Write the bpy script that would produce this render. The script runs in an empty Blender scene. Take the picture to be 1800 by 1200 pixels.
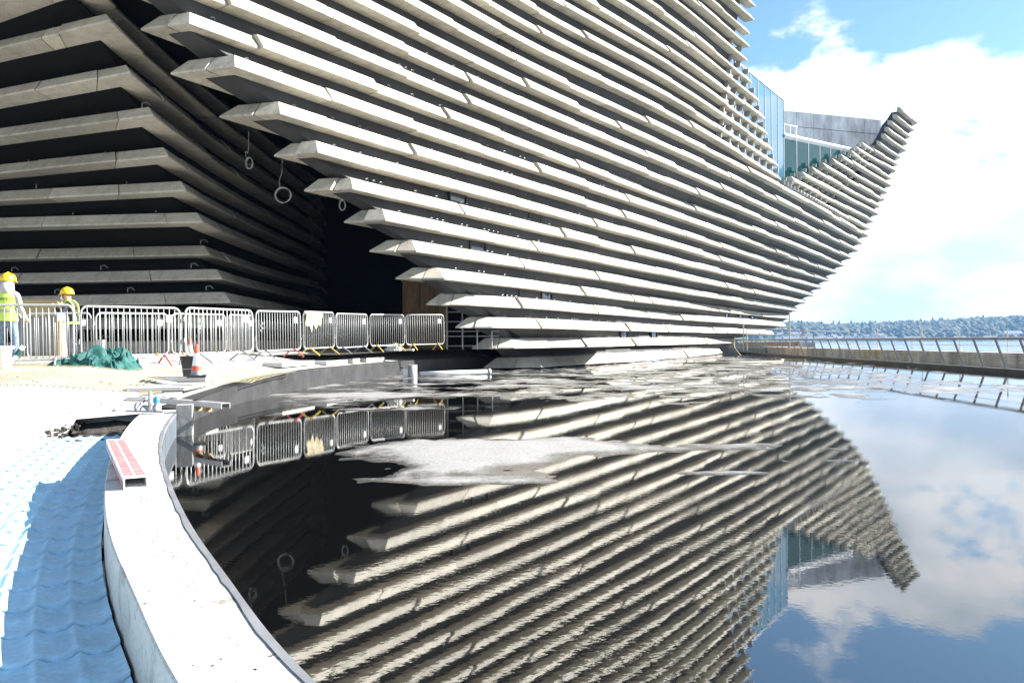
import bpy, bmesh, math, random
from mathutils import Vector, Matrix, noise
random.seed(7)
S = bpy.context.scene
COL = S.collection
PI = math.pi
R = math.radians

# ------------------------------------------------------------------ camera
F = 1400.0            # focal length in pixels of the 1800 px wide photograph
TH = 0.0075           # slight roll of the hand-held camera
CZ = 1.0
cd = bpy.data.cameras.new('camera'); cam = bpy.data.objects.new('camera', cd); COL.objects.link(cam)
cd.sensor_width = 36; cd.lens = 36 * F / 1800; cd.clip_start = .05; cd.clip_end = 12000
ct, st = math.cos(TH), math.sin(TH)
cam.matrix_world = Matrix(((ct, st, 0, 0), (0, 0, -1, 0), (-st, ct, 0, CZ), (0, 0, 0, 1)))
S.camera = cam

# ------------------------------------------------------------------ world, sun, exposure
SUN_EL, SUN_AZ = R(32), R(12)       # azimuth measured from +X towards +Y
world = bpy.data.worlds.new('World'); S.world = world; world.use_nodes = True
nt = world.node_tree; N = nt.nodes; L = nt.links; N.clear()
def nd(nt, typ, **kw):
    n = nt.nodes.new(typ)
    for k, v in kw.items():
        if k.startswith('i_'):
            key = k[2:]; key = int(key) if key.isdigit() else key.replace('_', ' ')
            n.inputs[key].default_value = v
        else: setattr(n, k, v)
    return n
out = nd(nt, 'ShaderNodeOutputWorld'); bg = nd(nt, 'ShaderNodeBackground'); bg.inputs[1].default_value = .052
sky = nd(nt, 'ShaderNodeTexSky'); sky.sky_type = 'NISHITA'; sky.sun_disc = False
sky.sun_elevation = SUN_EL; sky.sun_rotation = PI / 2 - SUN_AZ; sky.air_density = 1.0; sky.dust_density = .7; sky.ozone_density = 2.2
tc = nd(nt, 'ShaderNodeTexCoord'); sep = nd(nt, 'ShaderNodeSeparateXYZ'); L.new(tc.outputs['Generated'], sep.inputs[0])
mp = nd(nt, 'ShaderNodeMapping'); mp.inputs['Scale'].default_value = (1, 1, 1.9); mp.inputs['Location'].default_value = (.35, 3.1, .2); L.new(tc.outputs['Generated'], mp.inputs[0])
n1 = nd(nt, 'ShaderNodeTexNoise', i_Scale=3.4, i_Detail=11.0, i_Roughness=.58); L.new(mp.outputs[0], n1.inputs['Vector'])
cover = nd(nt, 'ShaderNodeValToRGB')            # how much cloud there is at each height above the horizon
cr = cover.color_ramp; cr.elements[0].position = 0; cr.elements[0].color = (.21, .21, .21, 1)
cr.elements[1].position = 1; cr.elements[1].color = (-.10,) * 3 + (1,)
for p, v in ((.06, .19), (.13, .175), (.21, .20), (.28, .15), (.32, -.01), (.36, -.13), (.41, -.20), (.6, -.10)):
    e = cr.elements.new(p); e.color = (v, v, v, 1)
L.new(sep.outputs[2], cover.inputs[0])
ad = nd(nt, 'ShaderNodeMath', operation='ADD'); L.new(n1.outputs[0], ad.inputs[0]); L.new(cover.outputs[0], ad.inputs[1])
mask = nd(nt, 'ShaderNodeMapRange', interpolation_type='SMOOTHSTEP'); mask.inputs[1].default_value = .53; mask.inputs[2].default_value = .60
L.new(ad.outputs[0], mask.inputs[0])
n2 = nd(nt, 'ShaderNodeTexNoise', i_Scale=5.0, i_Detail=6.0); L.new(mp.outputs[0], n2.inputs['Vector'])
crv = nd(nt, 'ShaderNodeValToRGB'); crv.color_ramp.elements[0].position = .42; crv.color_ramp.elements[0].color = (4.7, 5.6, 6.4, 1)
crv.color_ramp.elements[1].position = .62; crv.color_ramp.elements[1].color = (9.0, 9.0, 9.0, 1); L.new(n2.outputs[0], crv.inputs[0])
mx = nd(nt, 'ShaderNodeMix', data_type='RGBA'); L.new(mask.outputs[0], mx.inputs[0]); tint = nd(nt, 'ShaderNodeMix', data_type='RGBA', blend_type='MULTIPLY'); tint.inputs[0].default_value = 1; tint.inputs[7].default_value = (.88, 1.08, 1.15, 1); L.new(sky.outputs[0], tint.inputs[6]); L.new(tint.outputs[2], mx.inputs[6]); L.new(crv.outputs[0], mx.inputs[7])
L.new(mx.outputs[2], bg.inputs[0]); L.new(bg.outputs[0], out.inputs[0])

sl = bpy.data.lights.new('sun', 'SUN'); sl.energy = 5.0; sl.angle = R(.5); sl.color = (1, .965, .915)
so = bpy.data.objects.new('sun', sl); COL.objects.link(so)
sd = Vector((math.cos(SUN_EL) * math.cos(SUN_AZ), math.cos(SUN_EL) * math.sin(SUN_AZ), math.sin(SUN_EL)))
so.rotation_euler = sd.to_track_quat('Z', 'Y').to_euler(); so.location = (30, 5, 60)
vs = S.view_settings; vs.view_transform = 'Standard'; vs.look = 'None'; vs.exposure = 1.9; vs.gamma = 1; vs.use_curve_mapping = False
S.cycles.max_bounces = 8; S.cycles.diffuse_bounces = 4; S.cycles.glossy_bounces = 4; S.cycles.volume_bounces = 0
S.cycles.caustics_reflective = False; S.cycles.caustics_refractive = False
S.cycles.sample_clamp_indirect = 6.0; S.cycles.use_denoising = True

# ------------------------------------------------------------------ helpers
class MB:
    def __init__(s): s.v = []; s.f = []; s.m = []
    def add(s, vs, fs, mi=0):
        o = len(s.v); s.v += [tuple(v) for v in vs]
        for f in fs: s.f.append(tuple(i + o for i in f)); s.m.append(mi)
    def box(s, c, d, rz=0, mi=0, ax=None):
        """c centre, d full sizes; rz turn about z; ax optional (X,Y,Z) axes"""
        if ax is None: ax = (Vector((math.cos(rz), math.sin(rz), 0)), Vector((-math.sin(rz), math.cos(rz), 0)), Vector((0, 0, 1)))
        c = Vector(c); vs = []
        for z in (-.5, .5):
            for x, y in ((-.5, -.5), (.5, -.5), (.5, .5), (-.5, .5)):
                vs.append(c + ax[0] * x * d[0] + ax[1] * y * d[1] + ax[2] * z * d[2])
        s.add(vs, [(3, 2, 1, 0), (4, 5, 6, 7), (0, 1, 5, 4), (1, 2, 6, 5), (2, 3, 7, 6), (3, 0, 4, 7)], mi)
    def tube(s, pts, r, n=8, mi=0, closed=False, cap=True):
        pts = [Vector(p) for p in pts]; K = len(pts); o = len(s.v); rr = r if isinstance(r, (list, tuple)) else [r] * K
        prev = None
        for k, p in enumerate(pts):
            a = pts[(k - 1) % K] if (k or closed) else p; b = pts[(k + 1) % K] if (k < K - 1 or closed) else p
            t = (b - a).normalized()
            if prev is None:
                u = t.cross(Vector((0, 0, 1)))
                if u.length < 1e-3: u = t.cross(Vector((0, 1, 0)))
            else: u = prev - t * prev.dot(t)
            u.normalize(); prev = u; w = t.cross(u)
            for j in range(n):
                an = 2 * PI * j / n; q = p + (u * math.cos(an) + w * math.sin(an)) * rr[k]; s.v.append(tuple(q))
        for k in range(K if closed else K - 1):
            for j in range(n):
                a = o + k * n + j; b = o + k * n + (j + 1) % n; k2 = (k + 1) % K
                s.f.append((a, b, o + k2 * n + (j + 1) % n, o + k2 * n + j)); s.m.append(mi)
        if cap and not closed:
            s.f.append(tuple(o + j for j in range(n))[::-1]); s.m.append(mi)
            s.f.append(tuple(o + (K - 1) * n + j for j in range(n))); s.m.append(mi)
    def lathe(s, prof, n=20, c=(0, 0, 0), mi=0):
        o = len(s.v); c = Vector(c)
        for r, z in prof:
            for j in range(n):
                a = 2 * PI * j / n; s.v.append((c.x + r * math.cos(a), c.y + r * math.sin(a), c.z + z))
        for k in range(len(prof) - 1):
            for j in range(n):
                s.f.append((o + k * n + j, o + k * n + (j + 1) % n, o + (k + 1) * n + (j + 1) % n, o + (k + 1) * n + j)); s.m.append(mi)
    def mesh(s, name, mats, smooth=False):
        me = bpy.data.meshes.new(name); me.from_pydata(s.v, [], s.f)
        for m in (mats if isinstance(mats, (list, tuple)) else [mats]): me.materials.append(m)
        me.polygons.foreach_set('material_index', s.m)
        if smooth: me.polygons.foreach_set('use_smooth', [True] * len(s.f))
        me.update(); return me
    def build(s, name, mats, parent=None, smooth=False, loc=None):
        o = bpy.data.objects.new(name, s.mesh(name, mats, smooth)); COL.objects.link(o)
        if loc: o.location = loc
        if parent is not None: o.parent = parent
        return o
def tag(o, label=None, cat=None, group=None, kind=None):
    if label: o['label'] = label
    if cat: o['category'] = cat
    if group: o['group'] = group
    if kind: o['kind'] = kind
    return o
def thing(name, loc, label, cat, group=None, rz=0):
    o = bpy.data.objects.new(name, None); COL.objects.link(o); o.location = loc; o.rotation_euler.z = rz; o.empty_display_size = .2
    return tag(o, label, cat, group)
def kids(o): return [c for c in bpy.data.objects if c.parent == o]
def fbm(x, y, z=0, o=4):
    return noise.fractal(Vector((x, y, z)), 1.0, 2.0, o)
def pchip(xs, ys, x):
    n = len(xs)
    if n == 2: return ys[0] + (ys[1] - ys[0]) * (x - xs[0]) / (xs[1] - xs[0])
    h = [xs[i + 1] - xs[i] for i in range(n - 1)]; d = [(ys[i + 1] - ys[i]) / h[i] for i in range(n - 1)]
    m = [d[0]] + [0 if d[i - 1] * d[i] <= 0 else 2 * d[i - 1] * d[i] / (d[i - 1] + d[i]) for i in range(1, n - 1)] + [d[-1]]
    i = 0
    while i < n - 2 and x > xs[i + 1]: i += 1
    t = (x - xs[i]) / h[i]
    return ((1 + 2 * t) * (1 - t) ** 2 * ys[i] + t * (1 - t) ** 2 * h[i] * m[i] + t * t * (3 - 2 * t) * ys[i + 1] + t * t * (t - 1) * h[i] * m[i + 1])
def lerp(a, b, t): return a + (b - a) * t

# ------------------------------------------------------------------ materials
def mat(name, base, rough=.7, var=.15, scale=6, bump=0, bscale=40, metal=0, spec=None, detail=5, var2=None, stretch=None, speck=0):
    m = bpy.data.materials.new(name); m.use_nodes = True; nt = m.node_tree; b = nt.nodes['Principled BSDF']; l = nt.links
    b.inputs['Roughness'].default_value = rough; b.inputs['Metallic'].default_value = metal
    if spec is not None: b.inputs['Specular IOR Level'].default_value = spec
    g = nd(nt, 'ShaderNodeNewGeometry'); v = g.outputs['Position']
    if stretch:
        mpn = nd(nt, 'ShaderNodeMapping'); mpn.inputs['Scale'].default_value = stretch; l.new(v, mpn.inputs[0]); v = mpn.outputs[0]
    nz = nd(nt, 'ShaderNodeTexNoise', i_Scale=scale, i_Detail=detail, i_Roughness=.6); l.new(v, nz.inputs['Vector'])
    rp = nd(nt, 'ShaderNodeValToRGB'); lo = tuple(c * (1 - var) for c in base); hi = tuple(min(1, c * (1 + var)) for c in base)
    if var2: lo = var2
    rp.color_ramp.elements[0].position = .32; rp.color_ramp.elements[0].color = lo + (1,); rp.color_ramp.elements[1].position = .68; rp.color_ramp.elements[1].color = hi + (1,)
    l.new(nz.outputs[0], rp.inputs[0]); colr = rp.outputs[0]
    if speck:
        ns = nd(nt, 'ShaderNodeTexNoise', i_Scale=55.0, i_Detail=2.0); l.new(g.outputs['Position'], ns.inputs['Vector'])
        mr = nd(nt, 'ShaderNodeMapRange'); mr.inputs[1].default_value = .35; mr.inputs[2].default_value = .65; mr.inputs[3].default_value = 1 - speck; mr.inputs[4].default_value = 1 + speck; l.new(ns.outputs[0], mr.inputs[0])
        mm = nd(nt, 'ShaderNodeVectorMath', operation='SCALE'); l.new(colr, mm.inputs[0]); l.new(mr.outputs[0], mm.inputs['Scale']); colr = mm.outputs[0]
    l.new(colr, b.inputs['Base Color'])
    if bump:
        nb = nd(nt, 'ShaderNodeTexNoise', i_Scale=bscale, i_Detail=4.0); l.new(g.outputs['Position'], nb.inputs['Vector'])
        bp = nd(nt, 'ShaderNodeBump', i_Strength=bump, i_Distance=.02); l.new(nb.outputs[0], bp.inputs['Height']); l.new(bp.outputs[0], b.inputs['Normal'])
    return m
M = {}
M['panel'] = mat('cast_stone', (.475, .445, .375), .85, .12, 1.5, .5, 30, speck=.22)
nt = M['panel'].node_tree; b_ = nt.nodes['Principled BSDF']; src = b_.inputs['Base Color'].links[0].from_socket
gi = nd(nt, 'ShaderNodeNewGeometry'); oi = nd(nt, 'ShaderNodeObjectInfo'); sm = nd(nt, 'ShaderNodeMath', operation='ADD'); nt.links.new(gi.outputs['Random Per Island'], sm.inputs[0]); nt.links.new(oi.outputs['Random'], sm.inputs[1])
fr = nd(nt, 'ShaderNodeMath', operation='FRACT'); nt.links.new(sm.outputs[0], fr.inputs[0]); rg = nd(nt, 'ShaderNodeMapRange'); rg.inputs[3].default_value = .80; rg.inputs[4].default_value = 1.14; nt.links.new(fr.outputs[0], rg.inputs[0])
mpn = nd(nt, 'ShaderNodeMapping'); mpn.inputs['Scale'].default_value = (3.2, 3.2, .5); nt.links.new(gi.outputs['Position'], mpn.inputs[0]); sn = nd(nt, 'ShaderNodeTexNoise', i_Scale=1.6, i_Detail=6.0, i_Roughness=.65); nt.links.new(mpn.outputs[0], sn.inputs['Vector'])
sg = nd(nt, 'ShaderNodeMapRange'); sg.inputs[1].default_value = .30; sg.inputs[2].default_value = .55; sg.inputs[3].default_value = .72; sg.inputs[4].default_value = 1.0; nt.links.new(sn.outputs[0], sg.inputs[0])
pm = nd(nt, 'ShaderNodeMath', operation='MULTIPLY'); nt.links.new(rg.outputs[0], pm.inputs[0]); nt.links.new(sg.outputs[0], pm.inputs[1])
vsn = nd(nt, 'ShaderNodeVectorMath', operation='SCALE'); nt.links.new(src, vsn.inputs[0]); nt.links.new(pm.outputs[0], vsn.inputs['Scale']); nt.links.new(vsn.outputs[0], b_.inputs['Base Color'])
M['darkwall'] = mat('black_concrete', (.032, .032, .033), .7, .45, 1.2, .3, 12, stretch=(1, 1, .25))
M['soffit_shade'] = mat('soffit_shade_black', (.004, .004, .004), .9, .3, spec=.15)  # near-black colour stands in for the deep shade of the passage
M['shadecon'] = mat('shade_blue_concrete', (.31, .35, .39), .85, .4, 1.0, .3, 14, stretch=(1, 1, .4))  # concrete with the blue of shade put into the colour
M['concrete'] = mat('raw_concrete', (.30, .30, .29), .85, .25, 1.3, .3, 14, stretch=(1, 1, .4))
M['coping'] = mat('pale_coping', (.52, .50, .46), .8, .08, 3, .25, 25, speck=.08)
def stain(m, lo, sc, a, b_):
    nt = m.node_tree; l = nt.links; b = nt.nodes['Principled BSDF']; src = b.inputs['Base Color'].links[0].from_socket
    g = nd(nt, 'ShaderNodeNewGeometry'); n = nd(nt, 'ShaderNodeTexNoise', i_Scale=sc, i_Detail=8.0, i_Roughness=.68, i_Distortion=.6); l.new(g.outputs['Position'], n.inputs['Vector'])
    r_ = nd(nt, 'ShaderNodeMapRange'); r_.inputs[1].default_value = a; r_.inputs[2].default_value = b_; l.new(n.outputs[0], r_.inputs[0])
    x = nd(nt, 'ShaderNodeMix', data_type='RGBA'); l.new(r_.outputs[0], x.inputs[0]); l.new(src, x.inputs[6]); x.inputs[7].default_value = lo + (1,); l.new(x.outputs[2], b.inputs['Base Color'])
stain(M['coping'], (.10, .085, .065), 4.2, .53, .74)
stain(M['coping'], (.05, .045, .04), 17.0, .62, .70)
M['wetwall'] = mat('tarred_wall', (.026, .026, .027), .6, .5, 2.2, .3, 20)
M['wetlining'] = mat('wet_lining', (.10, .12, .14), .4, .7, 5, .2, 20, stretch=(1, 1, .12))
M['ground'] = mat('pale_paving', (.47, .455, .42), .9, .10, .8, .3, 18, speck=.1)
stain(M['ground'], (.12, .105, .085), 2.2, .52, .80)
stain(M['ground'], (.05, .045, .04), 14.0, .64, .72)
M['stone'] = mat('white_stone', (.52, .51, .48), .8, .12, 5, .2, 25)
M['soil'] = mat('dark_soil', (.05, .042, .035), .95, .5, 9, .8, 25)
M['sheet'] = mat('shade_blue_roof_sheet', (.40, .64, .80), .55, .12, 7, .15, 40, speck=.08)  # blue of the trench's shade put into the base colour
M['galv'] = mat('galvanised_steel', (.42, .42, .41), .45, .12, 9, metal=.35)
M['galvdull'] = mat('dull_steel', (.28, .29, .31), .5, .2, 5, metal=.5)
M['yellow'] = mat('yellow_paint', (.75, .58, .12), .6, .2, 12)
M['redpaint'] = mat('red_paint', (.55, .10, .08), .6, .2, 12)
M['white'] = mat('white_plastic', (.8, .8, .8), .5, .06, 8)
M['black'] = mat('black_plastic', (.03, .03, .03), .55, .3, 8)
M['teal'] = mat('teal_netting', (.006, .085, .074), .7, .35, 9, .4, 60)
M['mesh'] = mat('yellow_mesh', (.50, .44, .27), .7, .12, 4)
M['ply'] = mat('plywood', (.36, .27, .14), .7, .15, 4, stretch=(1, 1, 6))
M['brownply'] = mat('brown_hoarding', (.20, .115, .04), .6, .35, 3, stretch=(4, 4, .6))
M['timber'] = mat('timber_beam', (.48, .34, .18), .8, .25, 5)
M['orange'] = mat('cone_red', (.75, .10, .04), .55, .12, 12)
M['hat'] = mat('hat_yellow', (.85, .55, .02), .4, .05, 8)
M['hivis'] = mat('hivis_lime', (.55, .78, .12), .8, .1, 9, .3, 25)
M['silver'] = mat('reflective_tape', (.35, .38, .38), .35, .1, 12)
M['jeans'] = mat('jeans', (.16, .22, .30), .9, .3, 9, .3, 30)
M['grey'] = mat('grey_hoodie', (.45, .45, .47), .9, .15, 9, .4, 30)
M['dark'] = mat('dark_cloth', (.03, .035, .05), .9, .3, 9, .3, 30)
M['skin'] = mat('skin', (.62, .36, .25), .6, .08, 20)
M['hair'] = mat('hair', (.06, .04, .03), .8, .3, 30)
M['cable'] = mat('cable_grey', (.62, .63, .62), .5, .1, 9)
M['blue'] = mat('blue_plastic', (.02, .25, .55), .45, .1, 9)
M['railsteel'] = mat('rail_steel', (.34, .35, .36), .45, .15, 3, metal=.4)
M['foliage'] = mat('foliage', (.035, .05, .022), .9, .5, .05, var2=(.018, .032, .018), detail=3)
M['autumn'] = mat('autumn_foliage', (.10, .085, .035), .9, .4, .05)
M['hillgrass'] = mat('hill_grass', (.06, .085, .03), .9, .4, .02)
M['house'] = mat('house_white', (.75, .74, .70), .8, .08, .3)
M['roof'] = mat('slate_roof', (.16, .16, .18), .8, .2, .3)
M['crate'] = mat('crate_panel', (.22, .22, .22), .7, .2, 4)
M['frame'] = mat('window_frame', (.006, .006, .007), .5, .2, 5)

def glass(name, col, rough=.02, metal=.0, ior=1.9):
    m = bpy.data.materials.new(name); m.use_nodes = True; b = m.node_tree.nodes['Principled BSDF']
    b.inputs['Base Color'].default_value = col + (1,); b.inputs['Roughness'].default_value = rough; b.inputs['IOR'].default_value = ior; b.inputs['Metallic'].default_value = metal
    return m
M['glass'] = glass('blue_glass', (.05, .13, .20), .03, .0, 1.75)
M['tealglass'] = glass('teal_glass', (.002, .03, .032), .02, 0, 1.5)
M['pane'] = glass('window_pane', (.006, .012, .02), .03, 0, 2.2)

# pool water: thin film of water over black lining, small wind ripples
m = bpy.data.materials.new('pool_water'); m.use_nodes = True; nt = m.node_tree; b = nt.nodes['Principled BSDF']; l = nt.links
b.inputs['Base Color'].default_value = (.004, .004, .0042, 1); b.inputs['Roughness'].default_value = .015; b.inputs['IOR'].default_value = 3.2
g = nd(nt, 'ShaderNodeNewGeometry')
na = nd(nt, 'ShaderNodeTexNoise', i_Scale=30.0, i_Detail=3.0, i_Roughness=.5); l.new(g.outputs['Position'], na.inputs['Vector'])
nb_ = nd(nt, 'ShaderNodeTexNoise', i_Scale=1.1, i_Detail=2.0); l.new(g.outputs['Position'], nb_.inputs['Vector'])
mr = nd(nt, 'ShaderNodeMapRange'); mr.inputs[1].default_value = .38; mr.inputs[2].default_value = .62; mr.inputs[3].default_value = .3; mr.inputs[4].default_value = 1.0; l.new(nb_.outputs[0], mr.inputs[0])
mu = nd(nt, 'ShaderNodeMath', operation='MULTIPLY'); l.new(na.outputs[0], mu.inputs[0]); l.new(mr.outputs[0], mu.inputs[1])
bp = nd(nt, 'ShaderNodeBump', i_Strength=.13, i_Distance=.0010); l.new(mu.outputs[0], bp.inputs['Height']); l.new(bp.outputs[0], b.inputs['Normal'])
M['water'] = m
# pool lining: grey screed, darker and shiny where it is wet
m = bpy.data.materials.new('pool_lining'); m.use_nodes = True; nt = m.node_tree; b = nt.nodes['Principled BSDF']; l = nt.links
g = nd(nt, 'ShaderNodeNewGeometry'); sp = nd(nt, 'ShaderNodeSeparateXYZ'); l.new(g.outputs['Position'], sp.inputs[0])
nz = nd(nt, 'ShaderNodeTexNoise', i_Scale=14.0, i_Detail=7.0, i_Roughness=.7); l.new(g.outputs['Position'], nz.inputs['Vector'])
nw = nd(nt, 'ShaderNodeMath', operation='MULTIPLY_ADD'); nw.inputs[1].default_value = .018; nw.inputs[2].default_value = -.009; l.new(nz.outputs[0], nw.inputs[0])
az = nd(nt, 'ShaderNodeMath', operation='ADD'); l.new(sp.outputs[2], az.inputs[0]); l.new(nw.outputs[0], az.inputs[1])
wet = nd(nt, 'ShaderNodeMapRange', interpolation_type='SMOOTHSTEP'); wet.inputs[1].default_value = .0; wet.inputs[2].default_value = .015; l.new(az.outputs[0], wet.inputs[0])
rp = nd(nt, 'ShaderNodeMix', data_type='RGBA'); l.new(wet.outputs[0], rp.inputs[0]); rp.inputs[6].default_value = (.045, .044, .042, 1); rp.inputs[7].default_value = (.27, .265, .255, 1)
sc = nd(nt, 'ShaderNodeVectorMath', operation='SCALE'); sr = nd(nt, 'ShaderNodeMapRange'); sr.inputs[1].default_value = .3; sr.inputs[2].default_value = .7; sr.inputs[3].default_value = .55; sr.inputs[4].default_value = 1.35
nz2 = nd(nt, 'ShaderNodeTexNoise', i_Scale=45.0, i_Detail=4.0, i_Roughness=.7); l.new(g.outputs['Position'], nz2.inputs['Vector']); l.new(nz2.outputs[0], sr.inputs[0]); l.new(rp.outputs[2], sc.inputs[0]); l.new(sr.outputs[0], sc.inputs['Scale'])
l.new(sc.outputs[0], b.inputs['Base Color'])
ro = nd(nt, 'ShaderNodeMapRange'); ro.inputs[3].default_value = .16; ro.inputs[4].default_value = .6; l.new(wet.outputs[0], ro.inputs[0]); l.new(ro.outputs[0], b.inputs['Roughness'])
b.inputs['IOR'].default_value = 1.6
bp = nd(nt, 'ShaderNodeBump', i_Strength=.4, i_Distance=.004); l.new(nz2.outputs[0], bp.inputs['Height']); l.new(bp.outputs[0], b.inputs['Normal'])
M['lining'] = m
# river
m = bpy.data.materials.new('river_water'); m.use_nodes = True; nt = m.node_tree; b = nt.nodes['Principled BSDF']; l = nt.links
b.inputs['Base Color'].default_value = (.10, .16, .20, 1); b.inputs['Roughness'].default_value = .12
g = nd(nt, 'ShaderNodeNewGeometry'); mpn = nd(nt, 'ShaderNodeMapping'); mpn.inputs['Scale'].default_value = (.25, .6, 1); l.new(g.outputs['Position'], mpn.inputs[0])
nz = nd(nt, 'ShaderNodeTexNoise', i_Scale=.8, i_Detail=4.0); l.new(mpn.outputs[0], nz.inputs['Vector'])
bp = nd(nt, 'ShaderNodeBump', i_Strength=.7, i_Distance=.4); l.new(nz.outputs[0], bp.inputs['Height']); l.new(bp.outputs[0], b.inputs['Normal'])
M['river'] = m

# ------------------------------------------------------------------ far setting: river, hill, wood
mb = MB(); mb.add([(-400, 20, -4), (3400, 20, -4), (3400, 2900, -4), (-400, 2900, -4)], [(0, 1, 2, 3)])
tag(mb.build('river', M['river']), kind='structure')
def hill_h(X, Y):
    t = (Y - 1420) / 330.0
    if t < 0: return -5
    az = X / Y
    ridge = 34 + 10 * math.sin(az * 9 + 1.0) + 26 * max(0, (az - .55)) + 9 * fbm(az * 9, 3.3)
    return -3.2 + ridge * (1 - math.exp(-2.6 * t * t)) * min(1, t * 3) * 1.05
mb = MB(); NX, NY = 90, 16
for j in range(NY):
    for i in range(NX):
        Y = 1425 + j * 42; X = Y * lerp(-.12, .95, i / (NX - 1)); mb.v.append((X, Y, hill_h(X, Y) if j < NY - 1 else -8))
for j in range(NY - 1):
    for i in range(NX - 1):
        a = j * NX + i; mb.f.append((a, a + 1, a + NX + 1, a + NX)); mb.m.append(0)
tag(mb.build('far_hill', M['hillgrass'], smooth=True), kind='structure')
ico = bmesh.new(); bmesh.ops.create_icosphere(ico, subdivisions=1, radius=1)
IV = [v.co.copy() for v in ico.verts]; IF = [tuple(v.index for v in f.verts) for f in ico.faces]; ico.free()
mb = MB(); rnd = random.Random(3)
for k in range(7500):
    t = rnd.random() ** .8; Y = 1470 + t * 430; az = rnd.uniform(.30, .72); X = az * Y
    h = hill_h(X, Y)
    if Y < 1580 and az < .49 and rnd.random() < .93: continue
    if abs(az - .628) < .012 and Y < 1600 and rnd.random() < .8: continue
    r = rnd.uniform(3.2, 7.5); sx = rnd.uniform(.9, 1.3); ht = rnd.uniform(.9, 1.35)
    if rnd.random() < .012: r = rnd.uniform(4, 6); sx = .6; ht = 2.2
    s = rnd.random() * 100; c = Vector((X, Y, h + r * ht * .75)); vs = []
    for v in IV:
        d = 1 + .42 * noise.noise(v * 1.7 + Vector((s, 0, 0))) + .25 * noise.noise(v * 4.1 + Vector((s, 5, 0)))
        vs.append(c + Vector((v.x * r * sx * d, v.y * r * sx * d, v.z * r * ht * d)))
    mb.add(vs, IF, 1 if rnd.random() < .22 else 0)
tag(mb.build('far_wood', [M['foliage'], M['autumn']], smooth=True), kind='stuff')
def house(az, Y, w, d, h, rz, label, big=False):
    X = az * Y; z0 = max(-3, hill_h(X, Y)) - 1
    t = thing('far_house', (X, Y, z0), label, 'house', 'houses on the far shore', rz)
    b = MB(); b.box((0, 0, h / 2), (w, d, h)); wl = b.build('wall', M['house'], t)
    b = MB(); rh = d * .42; e = .5
    vs = [(-w / 2 - e, -d / 2 - e, h), (w / 2 + e, -d / 2 - e, h), (w / 2 + e, d / 2 + e, h), (-w / 2 - e, d / 2 + e, h), (-w / 2 - e, 0, h + rh), (w / 2 + e, 0, h + rh)]
    b.add(vs, [(0, 1, 5, 4), (2, 3, 4, 5), (1, 2, 5), (3, 0, 4), (3, 2, 1, 0)]); b.build('roof', M['roof'], t)
    b = MB(); b.box((w * .3, 0, h + rh + .4), (1, 1, 2.2)); b.build('chimney', M['house'], t)
    return t
rnd = random.Random(11)
lab_h = ['white gabled house in the far waterfront row of the town', 'white house with a grey slate roof on the far shore terrace', 'small pale house among the trees above the far shore']
for k in range(34):
    az = .335 + .135 * (k % 17) / 17 + rnd.uniform(-.003, .003); Y = 1452 + 62 * (k // 17) + rnd.uniform(-8, 10)
    house(az, Y, rnd.uniform(7, 13), 8, rnd.uniform(5, 8), rnd.uniform(-.3, .3), lab_h[k // 17])
for k in range(14):
    house(.30 + .065 * k / 14, 1530 + k * 2.0, 8, 7, 6, .2, 'white house in the stepped terrace climbing the hillside behind the town')
house(.628, 1500, 34, 12, 9, .05, 'long pale villa on the wooded slope right of the town')
house(.648, 1530, 26, 10, 7, .0, 'pale flat house just right of and above the long villa')
for az, lb in ((.475, 'first low white boathouse right of the waterfront town'), (.500, 'low white boathouse between the lone left pole and the tall pole'), (.513, 'low white boathouse close left of the tall white pole'), (.562, 'low white boathouse below the middle of the wood'), (.60, 'rightmost low white boathouse at the water edge')):
    house(az, 1450, rnd.uniform(14, 24), 9, 5, 0, lb)

# ------------------------------------------------------------------ pool
WALL = [(6, -5), (2.8, -2.1), (1.2, -.4), (.25, .85), (-.46, 1.76), (-.90, 2.52), (-1.29, 3.2), (-1.83, 4.25), (-2.45, 5.55), (-3.02, 6.9), (-3.5, 8.2), (-3.93, 9.5), (-4.24, 10.8), (-4.48, 12.4), (-4.63, 14.5), (-4.60, 16.3), (-4.2, 19.4), (-3.75, 22.5), (-3.3, 25.4), (-2.4, 28.0), (-.5, 30)]
def catmull(P, n=6):
    o = []
    for i in range(len(P) - 1):
        p0 = Vector(P[max(i - 1, 0)]); p1 = Vector(P[i]); p2 = Vector(P[i + 1]); p3 = Vector(P[min(i + 2, len(P) - 1)])
        for k in range(n):
            t = k / n
            o.append(.5 * ((2 * p1) + (p2 - p0) * t + (2 * p0 - 5 * p1 + 4 * p2 - p3) * t * t + (3 * p1 - p0 - 3 * p2 + p3) * t ** 3))
    o.append(Vector(P[-1])); return o
WC = catmull(WALL, 10)
for _ in range(22): WC = [WC[0]] + [(WC[i - 1] + WC[i] * 2 + WC[i + 1]) / 4 for i in range(1, len(WC) - 1)] + [WC[-1]]
def normals2(P):
    """outside (left, away from pool) unit normals along the wall curve"""
    o = []
    for i in range(len(P)):
        t = (P[min(i + 1, len(P) - 1)] - P[max(i - 1, 0)]).normalized(); o.append(Vector((-t.y, t.x)))
    for _ in range(30): o = [((o[max(i - 1, 0)] + o[i] * 2 + o[min(i + 1, len(o) - 1)])).normalized() for i in range(len(o))]
    return o
WN = normals2(WC)
def smooth(a, b, x):
    t = max(0, min(1, (x - a) / (b - a))); return t * t * (3 - 2 * t)
def wtop(Y): return .25 if Y < 9.2 else lerp(.235, .42, smooth(9.2, 19, Y))
CW = .37
def wall_at(Y):
    k = min((i for i in range(len(WC)) if WC[i].x < 0), key=lambda i: abs(WC[i].y - Y)); return WC[k], WN[k]
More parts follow.
